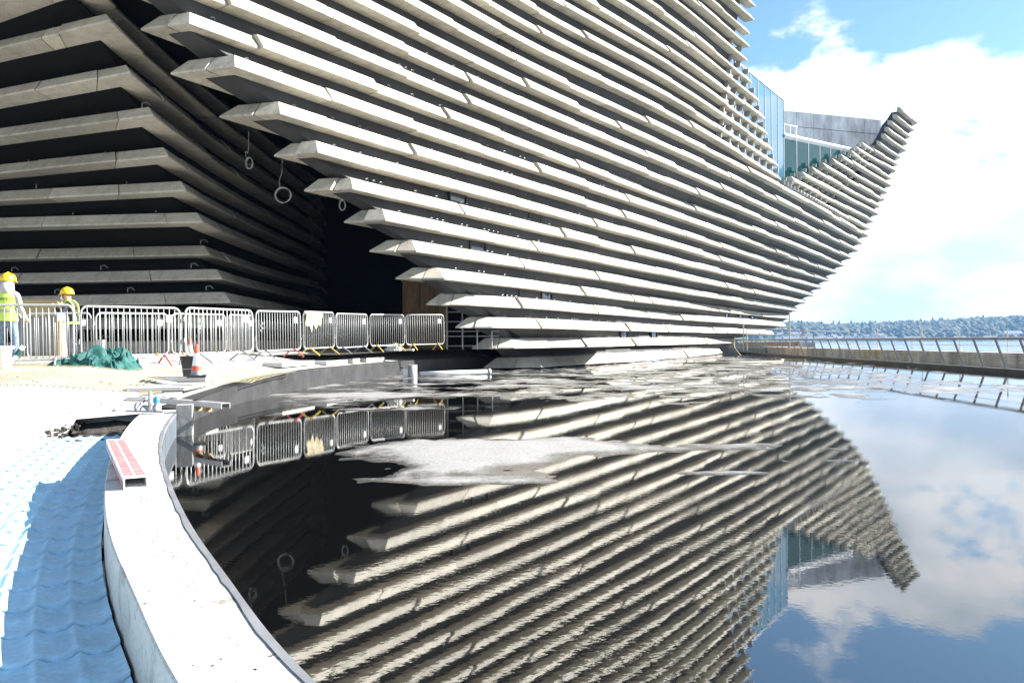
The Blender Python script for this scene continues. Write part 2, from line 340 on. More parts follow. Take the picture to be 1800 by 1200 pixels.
# water sheet
mb = MB(); mb.add([(-7, -6, 0), (16.2, -6, 0), (18.5, 62, 0), (-7, 62, 0)], [(0, 1, 2, 3)])
tag(mb.build('pool_water', M['water']), kind='structure')
# lining that breaks the surface
def bump_g(X, Y, cx, cy, rx, ry, a=1): return a * math.exp(-((X - cx) / rx) ** 2 - ((Y - cy) / ry) ** 2)
def lining_h(X, Y):
    h = -.030
    n = .014 * fbm(X * .9, Y * .9, 1.3, 6) + .011 * fbm(X * 2.3, Y * 2.6, 7.7, 6) + .007 * fbm(X * 6.5, Y * 5, 3.7, 4)
    h += bump_g(X, Y, -.40, 7.3, 1.35, .95, .064) + bump_g(X, Y, .5, 7.9, .9, .6, .03) + bump_g(X, Y, -.55, 5.75, .75, .22, .034) + bump_g(X, Y, .1, 5.65, .5, .15, .03)
    h += bump_g(X, Y, 2.1, 7.6, .75, .18, .040) + bump_g(X, Y, 1.7, 6.0, .5, .10, .036) + bump_g(X, Y, 2.1, 7.3, 1.0, .22, .042) + bump_g(X, Y, 2.6, 6.55, .8, .12, .036) + bump_g(X, Y, -.35, 6.2, .95, .55, .034) + bump_g(X, Y, -.2, 9.6, 1.2, .35, .03)
    h += bump_g(X, Y, -3.0, 15, 1.2, .9, .030) + bump_g(X, Y, -2.6, 10.6, 1.3, .35, .030) + bump_g(X, Y, -1.6, 11.9, 1.0, .4, .028)
    h += .034 * smooth(9.8, 16, Y) * (1 - smooth(9.5, 12.5, X - .06 * (Y - 20)))
    h += .016 * smooth(17, 26, Y) * smooth(8, 14, X)
    h -= .02 * smooth(.5, 0, min(1, Y / 10)) if Y < 4.5 else 0
    return h * .62 + n * (.95 if Y > 10 else .8)
mb = MB(); ys = []; y = 1.2
while y < 61: ys.append(y); y += max(.05, .011 * y)
NXL = 210
for Y in ys:
    x0, x1 = -5.2, 14.5 + Y * .036
    for i in range(NXL):
        X = lerp(x0, x1, i / (NXL - 1)); mb.v.append((X, Y, lining_h(X, Y)))
for j in range(len(ys) - 1):
    for i in range(NXL - 1):
        a = j * NXL + i; mb.f.append((a, a + 1, a + NXL + 1, a + NXL)); mb.m.append(0)
tag(mb.build('pool_floor', M['lining'], smooth=True), kind='structure')

# near wall: coping with pale top, and the dark far wall
def cwf(Y): return lerp(.23, .315, smooth(.8, 4.2, Y)) + .05 * smooth(6, 9, Y)
def wall_strip(i0, i1, near, z0, ztop, bev=.006):
    b = MB(); prof = None; n = 6
    for i in range(i0, i1 + 1):
        p, q = WC[i], WN[i]; zt = ztop(p.y); w = cwf(p.y) if near else .3
        for d, z in ((0, z0), (0, zt - bev), (bev, zt), (w - bev, zt), (w, zt - bev), (w, z0)):
            v = p + q * d; b.v.append((v.x, v.y, z))
    K = i1 - i0 + 1
    for k in range(K - 1):
        for j in range(n - 1):
            a = k * n + j; b.f.append((a, a + n, a + n + 1, a + 1)); b.m.append(0)
    for o in (0, (K - 1) * n):
        b.f.append(tuple(o + j for j in range(n))); b.m.append(0)
    return b
iw = min(range(len(WC)), key=lambda i: abs(WC[i].y - 9.2) + (10 if WC[i].x > 0 else 0))
b = wall_strip(0, iw, True, -.15, wtop)
nearwall = tag(b.build('pool_wall', M['coping']), 'pale curved concrete pool wall with a broad flat top in the foreground', 'wall')
# steel edge strip along the water side of the wall top
b = MB()
for i in range(10, iw):
    p, q = WC[i], WN[i]
    a0, a1 = p - q * .004, p + q * (.014 + .010 * (.5 + noise.noise(Vector((p.x * 4, p.y * 4, 1)))) + .006 * noise.noise(Vector((p.x * 15, p.y * 15, 1))))
    for v in (a0, a1): b.v.append((v.x, v.y, wtop(p.y) + .004))
    b.v.append((a0.x, a0.y, .17))
K = iw - 10
for k in range(K - 1):
    a = k * 3; b.f += [(a, a + 3, a + 4, a + 1), (a + 2, a + 5, a + 3, a)]; b.m += [0, 0]
b.build('edge_strip', M['galvdull'], nearwall)
b = MB()
for i in range(10, iw + 1):
    p, q = WC[i], WN[i]; a0 = p - q * .006; b.v += [(a0.x, a0.y, -.1), (a0.x, a0.y, wtop(p.y) - .03)]
for k in range(iw - 10): a = 2 * k; b.f.append((a, a + 1, a + 3, a + 2)); b.m.append(0)
b.build('wet_lining', M['wetlining'], nearwall)
b = wall_strip(iw + 1, len(WC) - 1, False, -.15, wtop)
tag(b.build('pool_wall', M['wetwall']), 'dark tarred curved pool wall below the steel barriers', 'wall')

# ground outside the pool
def gz(d, Y):
    lo = lerp(.05, .25, smooth(8.9, 9.8, Y))
    base = lerp(lo, wtop(Y) - .006, smooth(9.6, 10.5, Y))
    return base + min(.34, .17 * max(0, d - .35)) * smooth(9.5, 13, Y) + .004 * fbm(d * 2, Y * 2, 0, 3)
ds = [0.0, .35, .6, .9, 1.2, 1.6, 2.1, 2.8, 3.6, 5, 7, 10, 15, 25, 45]
mb = MB(); rows = []
for i in range(2, len(WC)):
    p, q = WC[i], WN[i]; Y = p.y
    st0 = 1.12 if Y < 9.45 else .30
    for k, d0 in enumerate(ds):
        d = st0 + d0; v = p + q * d; mb.v.append((v.x, v.y, gz(d, Y)))
n = len(ds)
for i in range(len(WC) - 3):
    for k in range(n - 1):
        a = i * n + k; mb.f.append((a, a + n, a + n + 1, a + 1)); mb.m.append(0)
tag(mb.build('ground', M['ground'], smooth=False), kind='structure')
mb = MB(); mb.add([(-60, -10, -.3), (60, -10, -.3), (60, 19.8, -.3), (-60, 19.8, -.3)], [(0, 1, 2, 3)]); mb.add([(-60, 20, -.3), (17.5, 20, -.3), (20, 110, -.3), (-60, 110, -.3)], [(0, 1, 2, 3)])
tag(mb.build('subsoil', M['soil']), kind='structure')
# ground under the passage, beyond the barriers
mb = MB(); mb.add([(-45, 20, .70), (-4.3, 20, .70), (-3.4, 25.6, .72), (-1.3, 27.2, .74), (4, 30, .76), (4, 48, .76), (-45, 48, .74)], [(0, 1, 2, 3, 4, 5, 6)])
tag(mb.build('passage_floor', M['soil']), kind='structure')
# soil in the open end of the trench
mb = MB(); i0 = [i for i in range(len(WC)) if 8.3 < WC[i].y < 9.8 and WC[i].x < 0]; nn = 12
for i in i0:
    for k in range(nn):
        d = lerp(CW - .05, 1.16, k / (nn - 1)); v = WC[i] + WN[i] * d; mb.v.append((v.x, v.y, .0 + .05 * fbm(v.x * 5, v.y * 5, 2) + .14 * smooth(9.3, 9.8, WC[i].y)))
for i in range(len(i0) - 1):
    for k in range(nn - 1):
        a = i * nn + k; mb.f.append((a, a + nn, a + nn + 1, a + 1)); mb.m.append(0)
tag(mb.build('trench_soil', M['soil']), kind='structure')

p_, q_ = wall_at(9.62); c_ = p_ + q_ * .78; b = MB(); b.box((0, 0, .11), (.78, .03, .22))  # stand-in for the plain pit wall, its shade put into the colour
o = b.build('shade_end_board', M['shadecon'], loc=(c_.x, c_.y, -.06)); o.rotation_euler.z = math.atan2(q_.y, q_.x); tag(o, 'grey-blue board in shade colour standing in for the plain end wall of the trench hole', 'board')
# profiled sheets in the trench, the blue of shade in their colour
t = thing('roof_sheet_run', (-1.9, 3.5, 0), 'run of tile-profile sheets, blue shade put into their colour, lining the trench beside the curved wall', 'roof sheet')
arc = [0.0]
for i in range(1, len(WC)): arc.append(arc[-1] + (WC[i] - WC[i - 1]).length)
def at_arc(s):
    i = 0
    while i < len(arc) - 2 and arc[i + 1] < s: i += 1
    u = (s - arc[i]) / (arc[i + 1] - arc[i]); return WC[i].lerp(WC[i + 1], u), WN[i].lerp(WN[i + 1], u).normalized()
s_end = arc[min(i for i in range(len(WC)) if WC[i].y > 8.85 and WC[i].x < 0)]
s0 = arc[min(i for i in range(len(WC)) if WC[i].y > .6)] - .9
sheet_n = int((s_end - s0) / .29); pitch = .117
for k in range(sheet_n):
    b = MB(); sa = s0 + k * .29; nc = 91
    for (ds_, dz) in ((-.0, .013), (.02, .0122), (.15, .006), (.284, .001)):
        p, q = at_arc(min(sa + ds_, s_end))
        for c in range(nc):
            d = cwf(p.y) + .012 + c / (nc - 1) * 1.17; ph = (c / (nc - 1) * 1.17) / pitch
            w = .5 + .5 * math.cos(2 * PI * ph); hh = .017 * w ** 5
            v = p + q * d; lap = .008 * math.cos(2 * PI * ph)
            tdir = Vector((q.y, -q.x)); v = v + tdir * lap * (1 if dz > .006 else 0)
            b.v.append((v.x - t.location.x, v.y - t.location.y, .008 + dz + hh))
    b.v += [(x, y, z - .018) for x, y, z in b.v[:nc]]
    for j in range(3):
        for c in range(nc - 1):
            a = j * nc + c; b.f.append((a, a + nc, a + nc + 1, a + 1)); b.m.append(0)
    for c in range(nc - 1):
        b.f.append((c, c + 1, 4 * nc + c + 1, 4 * nc + c)); b.m.append(0)
    b.build('sheet', M['sheet'], t, smooth=True)

# ------------------------------------------------------------------ the museum: rows of cast stone planks
SP = .70
HC = lambda i: SP * i - .95
ZN = lambda i: SP * i - .95 + CZ
def XY(x, q, i):
    return Vector(((x - 900) / q + TH * HC(i), F / q))
CORN = {0: (952, 48.7), 1: (907, 50.6), 2: (867, 53), 3: (830, 55.5), 4: (783, 59.2), 5: (733, 62.2), 6: (677.5, 65.6), 7: (622, 68.6), 8: (559, 71.9), 9: (493, 75.5), 10: (413, 80.4), 11: (332, 84.0), 12: (250, 88.5)}
TIP = {0: (845, 49.6), 1: (830, 51.5), 2: (789, 54.2), 3: (737, 57), 4: (688, 60), 5: (647, 62.4), 6: (591, 65), 7: (532.5, 67.4), 8: (467, 70.8), 9: (383, 74.2), 10: (300, 78.2), 11: (230, 82), 12: (165, 85.5)}
Q1200 = [32.4, 31.4, 31.0, 31.0, 31.8, 32.6, 33.4, 33.8, 34.3, 34.7, 35.1, 35.2, 36.1, 36.5, 36.8, 37.2, 37.6, 37.7, 37.8, 38.0, 37.9, 38.2, 38.3, 38.6]
Q1380 = {4: 20.3, 5: 21.1, 6: 21.9, 7: 22.6, 8: 23.0, 9: 23.7, 10: 24.6, 11: 25.5, 12: 26.1, 13: 26.6, 14: 27.1, 15: 27.6}
OUTX = {0: 1273, 1: 1300, 2: 1362, 3: 1383, 4: 1397, 5: 1406, 6: 1421, 7: 1433, 8: 1448, 9: 1460, 10: 1474, 11: 1487, 12: 1500, 13: 1511, 14: 1520, 15: 1528, 16: 1532, 17: 1538, 18: 1546, 19: 1549, 20: 1556, 21: 1561, 22: 1568, 23: 1571, 24: 1578, 25: 1582, 26: 1587, 27: 1594, 28: 1599, 29: 1604, 30: 1611, 31: 1614}
OUTQ = {0: 24.8, 1: 23.0, 2: 20.8, 3: 20.0, 4: 19.8, 5: 19.5, 6: 19.35, 7: 19.2}
def outq(i): return OUTQ.get(i, lerp(19.1, 18.2, (i - 8) / 23))
LEND = {16: (1377, 27.3), 17: (1368, 27.8), 18: (1360, 28.5), 19: (1352, 29.1), 20: (1345, 29.7), 21: (1336, 30.4), 22: (1326, 31.2), 23: (1314, 32.3), 24: (1318, 32.4), 25: (1322, 32.5), 26: (1326, 32.5), 27: (1330, 32.6), 28: (1333, 32.6), 29: (1336, 32.6), 30: (1340, 32.6), 31: (1344, 32.6)}
PIN = {16: (1382, 26.3), 17: (1397, 25.4), 18: (1417, 24.6), 19: (1435, 23.9), 20: (1452, 23.2), 21: (1470, 22.6), 22: (1486, 22), 23: (1502, 21.4), 24: (1512, 20.9), 25: (1523, 20.5), 26: (1552, 19.8), 27: (1560, 19.7), 28: (1566, 19.6), 29: (1571, 19.5), 30: (1580, 19.35), 31: (1588, 19.3)}
def q1200(i): return Q1200[i] if i < 24 else 38.6 + .1 * (i - 23)
def dense(ctrl, i, step=14):
    xs = [c[0] for c in ctrl]; qs = [c[1] for c in ctrl]; n = max(2, int((xs[-1] - xs[0]) / step)); o = []
    for k in range(n + 1):
        x = lerp(xs[0], xs[-1], k / n); o.append(XY(x, pchip(xs, qs, x), i))
    return o
def facade(i):
    if i in CORN: c = [CORN[i]]
    else: c = [(-170, 66.4 + .0568 * 820)]
    if c[0][0] < 600: c.append((650, 66.3))
    if c[0][0] < 890: c.append((930, 50 + .04 * i))
    c.append((1200, q1200(i)))
    if i in Q1380: c.append((1380, Q1380[i]))
    if i <= 15: c.append((OUTX[i], outq(i)))
    else: c.append(LEND[i])
    return dense(c, i)
def prow(i):
    c = [PIN[i]]; xm = lerp(PIN[i][0], OUTX[i], .5); c.append((xm, lerp(PIN[i][1], outq(i), .5) - .05)); c.append((OUTX[i], outq(i))); return dense(c, i, 12)
def inset(P, d):
    """mitred offset of an open polyline towards the building (left of travel)"""
    o = []
    for k, p in enumerate(P):
        t1 = (p - P[k - 1]).normalized() if k else None; t2 = (P[k + 1] - p).normalized() if k < len(P) - 1 else None
        if t1 is None: t1 = t2
        if t2 is None: t2 = t1
        n1 = Vector((-t1.y, t1.x)); n2 = Vector((-t2.y, t2.x)); m = (n1 + n2)
        m = m.normalized() if m.length > 1e-6 else n1
        o.append(p + m * (d / max(.45, m.dot(n1))))
    return o
def inset_t(P, d, tipped):
    o = inset(P, d)
    if tipped and d > .45:
        s_ = inset(P, .45 + (d - .45) * .15)
        for k in range(2): o[k] = s_[k]
    return o
def clean(P):
    o = [P[0]]
    for p in P[1:]:
        if (p - o[-1]).length > .02: o.append(p)
    return o
def length(P): return sum((P[k + 1] - P[k]).length for k in range(len(P) - 1))
def cut(P, a, b):
    """the stretch of P between arc lengths a and b, as indices with fractions"""
    o = []; s = 0
    for k in range(len(P) - 1):
        l_ = (P[k + 1] - P[k]).length
        if s + l_ > a and s < b:
            u0 = max(0, (a - s) / l_); u1 = min(1, (b - s) / l_)
            if not o: o.append((k, u0))
            o.append((k, u1))
        s += l_
    return o
DEP = .54
def panel_mesh(P, a, b, z, dep=DEP, h=.36, lean=.24, off=0.0, tz=0.0, tipped=False):
    rows = []
    IN = {u: inset_t(P, u, tipped) for u in (off, lean + off, dep)}
    seg = cut(P, a, b); mbb = MB()
    prof = ((off, 0), (off, .045), (lean + off, h), (dep, h + .05), (dep, 0.0))
    for (k, u) in seg:
        for (d, dz) in prof:
            A = IN[d]; v = A[k].lerp(A[k + 1], u); mbb.v.append((v.x, v.y, z + dz + tz))
    n = 5; K = len(seg)
    for k in range(K - 1):
        for j in range(n):
            p0 = k * n + j; p1 = k * n + (j + 1) % n; mbb.f.append((p0, p0 + n, p1 + n, p1)); mbb.m.append(0)
    mbb.f.append(tuple(range(n))); mbb.m.append(0); mbb.f.append(tuple((K - 1) * n + j for j in range(n))[::-1]); mbb.m.append(0)
    return mbb
def project(v):
    if v[1] < .2: return None
    q = F / v[1]; a = v[0] * q; bz = (v[2] - CZ) * q
    return 900 + a - TH * bz, 600 - bz - TH * a
def scr_area(vs):
    pr = [project(v) for v in vs]; pr = [p for p in pr if p]
    if not pr: return 0
    x0, x1 = max(0, min(p[0] for p in pr)), min(1800, max(p[0] for p in pr)); y0, y1 = max(0, min(p[1] for p in pr)), min(1200, max(p[1] for p in pr))
    return max(0, x1 - x0) * max(0, y1 - y0)
def cut_rows(P, z, first=None, plen=3.3, rnd=random, tipped=False):
    out = []; Ltot = length(P); s = 0.0; nxt = first if first else plen * rnd.uniform(.5, 1.1)
    while s < Ltot - .25:
        e = min(s + nxt, Ltot)
        if Ltot - e < .9: e = Ltot
        out.append(panel_mesh(P, s + .018, e - .018, z, h=.36 + rnd.uniform(-.012, .012), off=rnd.choice((0, .02, .06, .12)) * 1.0, lean=.24 + rnd.uniform(-.02, .02), dep=DEP, tipped=tipped, tz=.006 * (len(out) % 3)))
        s = e; nxt = plen * rnd.uniform(.75, 1.2)
    return out
museum = thing('museum_building', (0, 30, 0), 'huge leaning museum clad in rows of pale cast stone planks catching the sun', 'building')
MO = Vector(museum.location)
def local(b, o): 
    b.v = [(x - o.x, y - o.y, z - o.z) for x, y, z in b.v]; return b
rnd = random.Random(5)
panels = []; FULL = {}; LEFT = {}; PROW = {}
for i in range(32):
    P = []
    if i in TIP:
        tip = XY(*TIP[i], i); back = tip + Vector((1.25, 2.2)); P = [back, tip]
    fac = facade(i)
    if i in TIP: fac = [fac[0]] + [p for p in fac[1:] if (p - fac[0]).length > 1.1]
    P += fac
    if i <= 15:
        P[-8:] = [p for p in P[-8:-1] if (p - P[-1]).length > 1.2] + [P[-1]]
        P.append(fac[-1] + Vector((-.3, 5)))
        P = clean(P); FULL[i] = P
        c0 = (P[1] - P[0]).length + (P[2] - P[1]).length * .55
        # the end piece of each row is a panel of its own; the next one wraps the corner
        panels += cut_rows(P, ZN(i), first=c0, rnd=rnd, tipped=i in TIP)
    else:
        P = clean(P); LEFT[i] = P
        panels += cut_rows(P, ZN(i), rnd=rnd)
        pr = prow(i); pr.append(pr[-1] + Vector((-.3, 5))); pr = clean(pr); PROW[i] = pr
        panels += cut_rows(pr, ZN(i), plen=4.0, rnd=rnd)
scored = sorted(panels, key=lambda p: -scr_area(p.v))
rest = MB()
for k, p in enumerate(scored):
    a = scr_area(p.v); local(p, MO)
    if k < 300 and a > 0: p.build('cladding_plank', M['panel'], museum)
    else: rest.add(p.v, p.f)
tag(rest.build('cladding_planks', M['panel'], museum), kind='stuff')

# dark concrete wall behind the planks
WD = .47
def resample(P, n):
    Ltot = length(P); o = []
    for k in range(n):
        sg = cut(P, max(0, Ltot * k / (n - 1) - 1e-4), min(Ltot, Ltot * k / (n - 1) + 1e-4)); kk, u = sg[0]; o.append(P[kk].lerp(P[kk + 1], u))
    return o
def strip(b, A, B, za, zb, flip=False):
    o = len(b.v); n = len(A)
    for p in A: b.v.append((p.x, p.y, za))
    for p in B: b.v.append((p.x, p.y, zb))
    for k in range(n - 1):
        f = (o + k, o + k + 1, o + n + k + 1, o + n + k); b.f.append(f[::-1] if flip else f); b.m.append(0)
wb = MB()
def wall_line(i):
    """main part of the wall line at row i, as segments: passage side, end, facade"""
    P = FULL.get(i) or LEFT.get(i); I = inset(P, WD); return P, I
def by_x(I, i, xs):
    return I
for i in range(31):
    za = ZN(i); zb = ZN(i + 1)
    if i <= 15:
        A = inset_t(FULL[i], WD, i in TIP)
        if i + 1 in FULL: B = inset_t(FULL[i + 1], WD, (i + 1) in TIP)
        else: B = inset(LEFT[16][:-1] + PROW[16], WD)
        ca = 2 if i in TIP else 0; cb = 2 if (i + 1) in TIP else 0
        if ca and cb:
            strip(wb, A[:3], B[:3], za + .36, zb)
        strip(wb, resample(A[ca:], 60), resample(B[cb:], 60), za + .36, zb)
    else:
        A = inset(LEFT[i], WD); B = inset(LEFT[i + 1], WD)
        def trim(I, i):
            x_we = lerp(1262, 1291, (i - 16) / 7) if i < 23 else 1293 + (i - 23)
            q = []
            for p in I:
                pp = project((p.x, p.y, ZN(i)))
                if pp is None or pp[0] < x_we + 6: q.append(p)
            return q
        strip(wb, resample(trim(A, i), 40), resample(trim(B, i + 1), 40), za, zb)
    if i >= 16:
        fr = lambda i: .45 if i < 25 else 0.0
        def sub(P, f):
            Lq = length(P) - 5; sg = cut(P, Lq * f, length(P)); return [P[k].lerp(P[k + 1], u) for k, u in sg]
        pa, pb = PROW[i], PROW[i + 1]
        A, B = sub(pa, fr(i)), sub(pb, fr(i + 1) if i + 1 < 25 else fr(i) if i < 25 else 0)
        A = resample(A, 14); B = resample(B, 14)
        strip(wb, inset(A, WD), inset(B, WD), za, zb)
        strip(wb, inset(A, WD + .55), inset(B, WD + .55), za, zb, True)
        if i < 25:
            A2, B2 = resample(sub(pa, .1), 10), resample(sub(pb, .1), 10); strip(wb, inset(A2, WD + .6), inset(B2, WD + .6), za, zb)
        a0, a1, b0, b1 = inset(A, WD)[0], inset(A, WD + .55)[0], inset(B, WD)[0], inset(B, WD + .55)[0]
        strip(wb, [a1, a0], [b1, b0], za, zb)
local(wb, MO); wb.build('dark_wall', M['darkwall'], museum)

# roof and rear walls added to stop light, passage ceiling, inside walls
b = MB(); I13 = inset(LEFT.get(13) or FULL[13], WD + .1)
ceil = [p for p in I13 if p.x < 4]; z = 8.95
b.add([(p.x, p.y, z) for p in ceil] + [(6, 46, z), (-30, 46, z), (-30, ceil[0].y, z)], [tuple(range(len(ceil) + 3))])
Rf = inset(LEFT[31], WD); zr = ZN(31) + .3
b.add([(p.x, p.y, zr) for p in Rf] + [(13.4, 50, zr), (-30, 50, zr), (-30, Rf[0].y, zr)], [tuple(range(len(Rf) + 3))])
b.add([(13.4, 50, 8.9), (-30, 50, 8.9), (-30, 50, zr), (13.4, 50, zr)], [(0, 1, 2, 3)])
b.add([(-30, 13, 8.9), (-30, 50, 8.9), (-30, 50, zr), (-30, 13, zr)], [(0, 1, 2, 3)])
for (p0, p1) in (((3.0, 36), (3.0, 60)), ((-12, 41), (6, 41))):  # second sheet closes the open passage in black, standing in for its shade
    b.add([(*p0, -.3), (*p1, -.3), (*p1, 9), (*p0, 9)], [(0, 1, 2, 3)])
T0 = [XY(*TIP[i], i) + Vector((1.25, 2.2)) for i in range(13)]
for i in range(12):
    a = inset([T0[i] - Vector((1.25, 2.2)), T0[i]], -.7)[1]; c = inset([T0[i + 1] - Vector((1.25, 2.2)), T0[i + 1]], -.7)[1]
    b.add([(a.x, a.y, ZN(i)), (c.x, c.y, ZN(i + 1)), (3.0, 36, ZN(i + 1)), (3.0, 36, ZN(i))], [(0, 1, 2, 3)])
local(b, MO); b.build('soffit_shade', M['soffit_shade'], museum)
# terrace: deck, glass walls and the concrete wall behind the notch
b = MB(); R15 = [p for p in inset(FULL[15], WD + .1)[:-1] if p.x > 8]; zd = ZN(15) + .42
b.add([(p.x, p.y, zd) for p in R15] + [(36, 86, zd), (12, 62, zd)], [tuple(range(len(R15) + 2))])
local(b, MO); b.build('terrace_deck', M['concrete'], museum)
GA0, GA1 = Vector((13.9, 49.3)), Vector((19.75, 57.6)); GB1 = Vector((30.2, 69.0)); zg = CZ + 17.3; zg2 = CZ + 14.6; zg3 = CZ + 16.1
def glazing(p0, p1, z0, z1, n, gm, rails, z1b=None):
    z1b = z1 if z1b is None else z1b
    d = (p1 - p0) / n; ax = d.normalized(); rz = math.atan2(ax.y, ax.x)
    for k in range(n):
        c = p0 + d * (k + .5); zt = lerp(z1, z1b, (k + .5) / n); zq = z0 + (k * .8 if z1b > z1 else 0); w = MB(); w.box((c.x, c.y, (zq + zt) / 2), (d.length - .07, .03, zt - zq - .02), rz); w.v = [(x, y, z + ((z1b - z1) / n * (.5 if (Vector((x, y)) - c).dot(ax) > 0 else -.5) if z > (zq + zt) / 2 else 0)) for x, y, z in w.v]; local(w, MO); w.build('glass_pane', gm, museum)
    f = MB()
    for k in range(n + 1):
        c = p0 + d * k; zt = lerp(z1, z1b, k / n); zq = z0 + (max(0, k - 1) * .8 if z1b > z1 else 0); f.box((c.x, c.y, (zq + zt) / 2), (.06, .09, zt - zq), rz)
    for zz in rails:
        c = (p0 + p1) / 2; f.box((c.x, c.y, zz), ((p1 - p0).length, .11, .10), rz)
    local(f, MO); f.build('glazing_frame', M['galvdull'], museum)
glazing(GA0, GA1, zd, zg, 7, M['glass'], (zg,))
glazing(GA1, GB1, zd, zg2, 7, M['tealglass'], (), zg3)
b = MB(); b.tube([(GA1.x, GA1.y, zg2 + .12), (GB1.x + .3, GB1.y + .3, zg3 + .12)], .2, 4); local(b, MO); b.build('fascia', M['white'], museum)
b = MB()   # guard rail on the lower glass roof
for k in range(3):
    b.tube([(20.0 + k * .55, 58.2 + k * .3, zg2), (20.0 + k * .55, 58.2 + k * .3, zg2 + 1.1)], .045, 6)
b.tube([(19.9, 58.2, zg2 + 1.1), (21.2, 58.9, zg2 + 1.1)], .045, 6)
local(b, MO); b.build('guard_rail', M['white'], museum)
b = MB(); pa, pb = Vector((25.2, 75.2)), Vector((36.6, 79.0)); pm = (pa + pb) / 2
ang = math.atan2((pb - pa).y, (pb - pa).x)
nb_col = 6; dv = (pb - pa) / nb_col
for k in range(nb_col):
    for r in range(5):
        b2 = MB(); c = pa + dv * (k + .5); zz0 = CZ + 14.5 + 7.1 * r / 5; hh = 7.1 / 5
        b2.box((c.x, c.y, zz0 + hh / 2), (dv.length - .03, .4 + .02 * ((k * 3 + r) % 3), hh - .03), ang); local(b2, MO); b2.build('concrete_slab', M['shadecon'], museum)
b.box((pm.x, pm.y + .1, CZ + 18.05), ((pb - pa).length, .3, 7.05), ang); local(b, MO); b.build('back_wall', M['concrete'], museum)
# roof slab folded down from the back wall towards the terrace
b = MB(); b.add([(20.0, 57.9, zg2 + .05), (30.2, 69.2, zg3 + .05), (34.6, 77.6, zg3 + .5), (25.4, 74.6, zg2 + 2.2)], [(0, 1, 2, 3)]); local(b, MO); b.build('terrace_roof', M['shadecon'], museum)
# upright fins carrying the planks where there is no wall
fb = []
def fin(P, s, i, wdt=.07, h=None):
    sg = cut(P, s, s + .02)
    if not sg: return
    k, u = sg[0]; p = P[k].lerp(P[k + 1], u); t_ = (P[k + 1] - P[k]).normalized(); n_ = Vector((-t_.y, t_.x)); c = p + n_ * .33
    f = MB(); f.box((c.x, c.y, ZN(i) + .405 + (SP - .41) / 2), (wdt, .34, SP - .43), math.atan2(t_.y, t_.x)); fb.append(f)
for i in range(16, 25):
    Lq = (length(PROW[i]) - 5); s = .6
    while s < Lq * .47: fin(PROW[i], s, i); s += 1.5
for i in range(16, 24):
    Lq = length(LEFT[i]); n0 = {16: 9, 17: 8, 18: 7, 19: 6, 20: 5, 21: 4, 22: 3, 23: 2}[i]
    for k in range(n0): fin(LEFT[i], Lq - .5 - k * 1.35, i, .10)
for k in range(26):
    fin(FULL[15], length(FULL[15]) - 5 - 8 - k * .8, 15, .06)
for f in fb: local(f, MO); f.build('fin', M['concrete'], museum)
# windows between the planks
def window(x, gap, w=.95):
    P = FULL[gap]; best = None
    I = inset(P, WD - .012)
    for k in range(len(I) - 1):
        p0 = project((I[k].x, I[k].y, ZN(gap) + .5)); p1 = project((I[k + 1].x, I[k + 1].y, ZN(gap) + .5))
        if k >= 2 and p0 and p1 and p0[0] <= x <= p1[0]:
            best = (k, (x - p0[0]) / max(1e-6, p1[0] - p0[0])); break
    if not best: return
    k, u = best; c = I[k].lerp(I[k + 1], u); t_ = (I[k + 1] - I[k]).normalized(); rz = math.atan2(t_.y, t_.x)
    z0, z1 = ZN(gap) + .405, ZN(gap + 1) - .01; n_ = Vector((-t_.y, t_.x)); cc = c + n_ * .03
    f = MB(); hz = (z0 + z1) / 2
    for sx in (-1, 1): v = cc + t_ * sx * (w / 2 - .03); f.box((v.x, v.y, hz), (.06, .13, z1 - z0), rz)
    f.box((cc.x, cc.y, z0 + .02), (w - .13, .12, .04), rz); f.box((cc.x, cc.y, z1 - .02), (w - .13, .12, .04), rz)
    local(f, MO); fo = f.build('window', M['frame'], museum)
    g_ = MB(); g_.box((cc.x, cc.y, hz), (w - .13, .04, z1 - z0 - .09), rz); local(g_, MO); g_.build('pane', M['pane'], fo)
for x, gpp in ((805, 7), (940, 7), (1018, 7), (1075, 7), (1165, 7), (1260, 7), (1290, 7), (1328, 7), (1370, 7), (1390, 7), (840, 5), (1103, 5), (1173, 5), (1222, 5), (1287, 5), (1330, 5), (1373, 5), (901, 3), (961, 3), (1055, 3), (1143, 3), (1175, 3), (1227, 3), (1278, 3), (1302, 3), (1323, 3), (1020, 1), (1097, 1), (1150, 1), (1240, 1), (890, 16 - 1)):
    window(x, gpp)
# small lifting brackets left on the planks
b = MB(); rnd = random.Random(9)
for i in range(0, 14):
    P = FULL[i]; I = inset(P, .36); Lq = length(I); s = 3.4
    while s < min(Lq - 8, 34):
        sg = cut(I, s, s + .05)
        if sg:
            k, u = sg[0]; p = I[k].lerp(I[k + 1], u); t_ = (I[k + 1] - I[k]).normalized(); z = ZN(i) + .40; s2 = .05
            b.tube([(p.x - t_.x * s2, p.y - t_.y * s2, z), (p.x - t_.x * s2, p.y - t_.y * s2, z + .03), (p.x + t_.x * s2 * .6, p.y + t_.y * s2 * .6, z + .05), (p.x + t_.x * s2, p.y + t_.y * s2, z)], .008, 4)
        s += rnd.choice((.28, 1.0, 1.3, 1.5))
local(b, MO); tag(b.build('lifting_brackets', M['galvdull'], museum), kind='stuff')

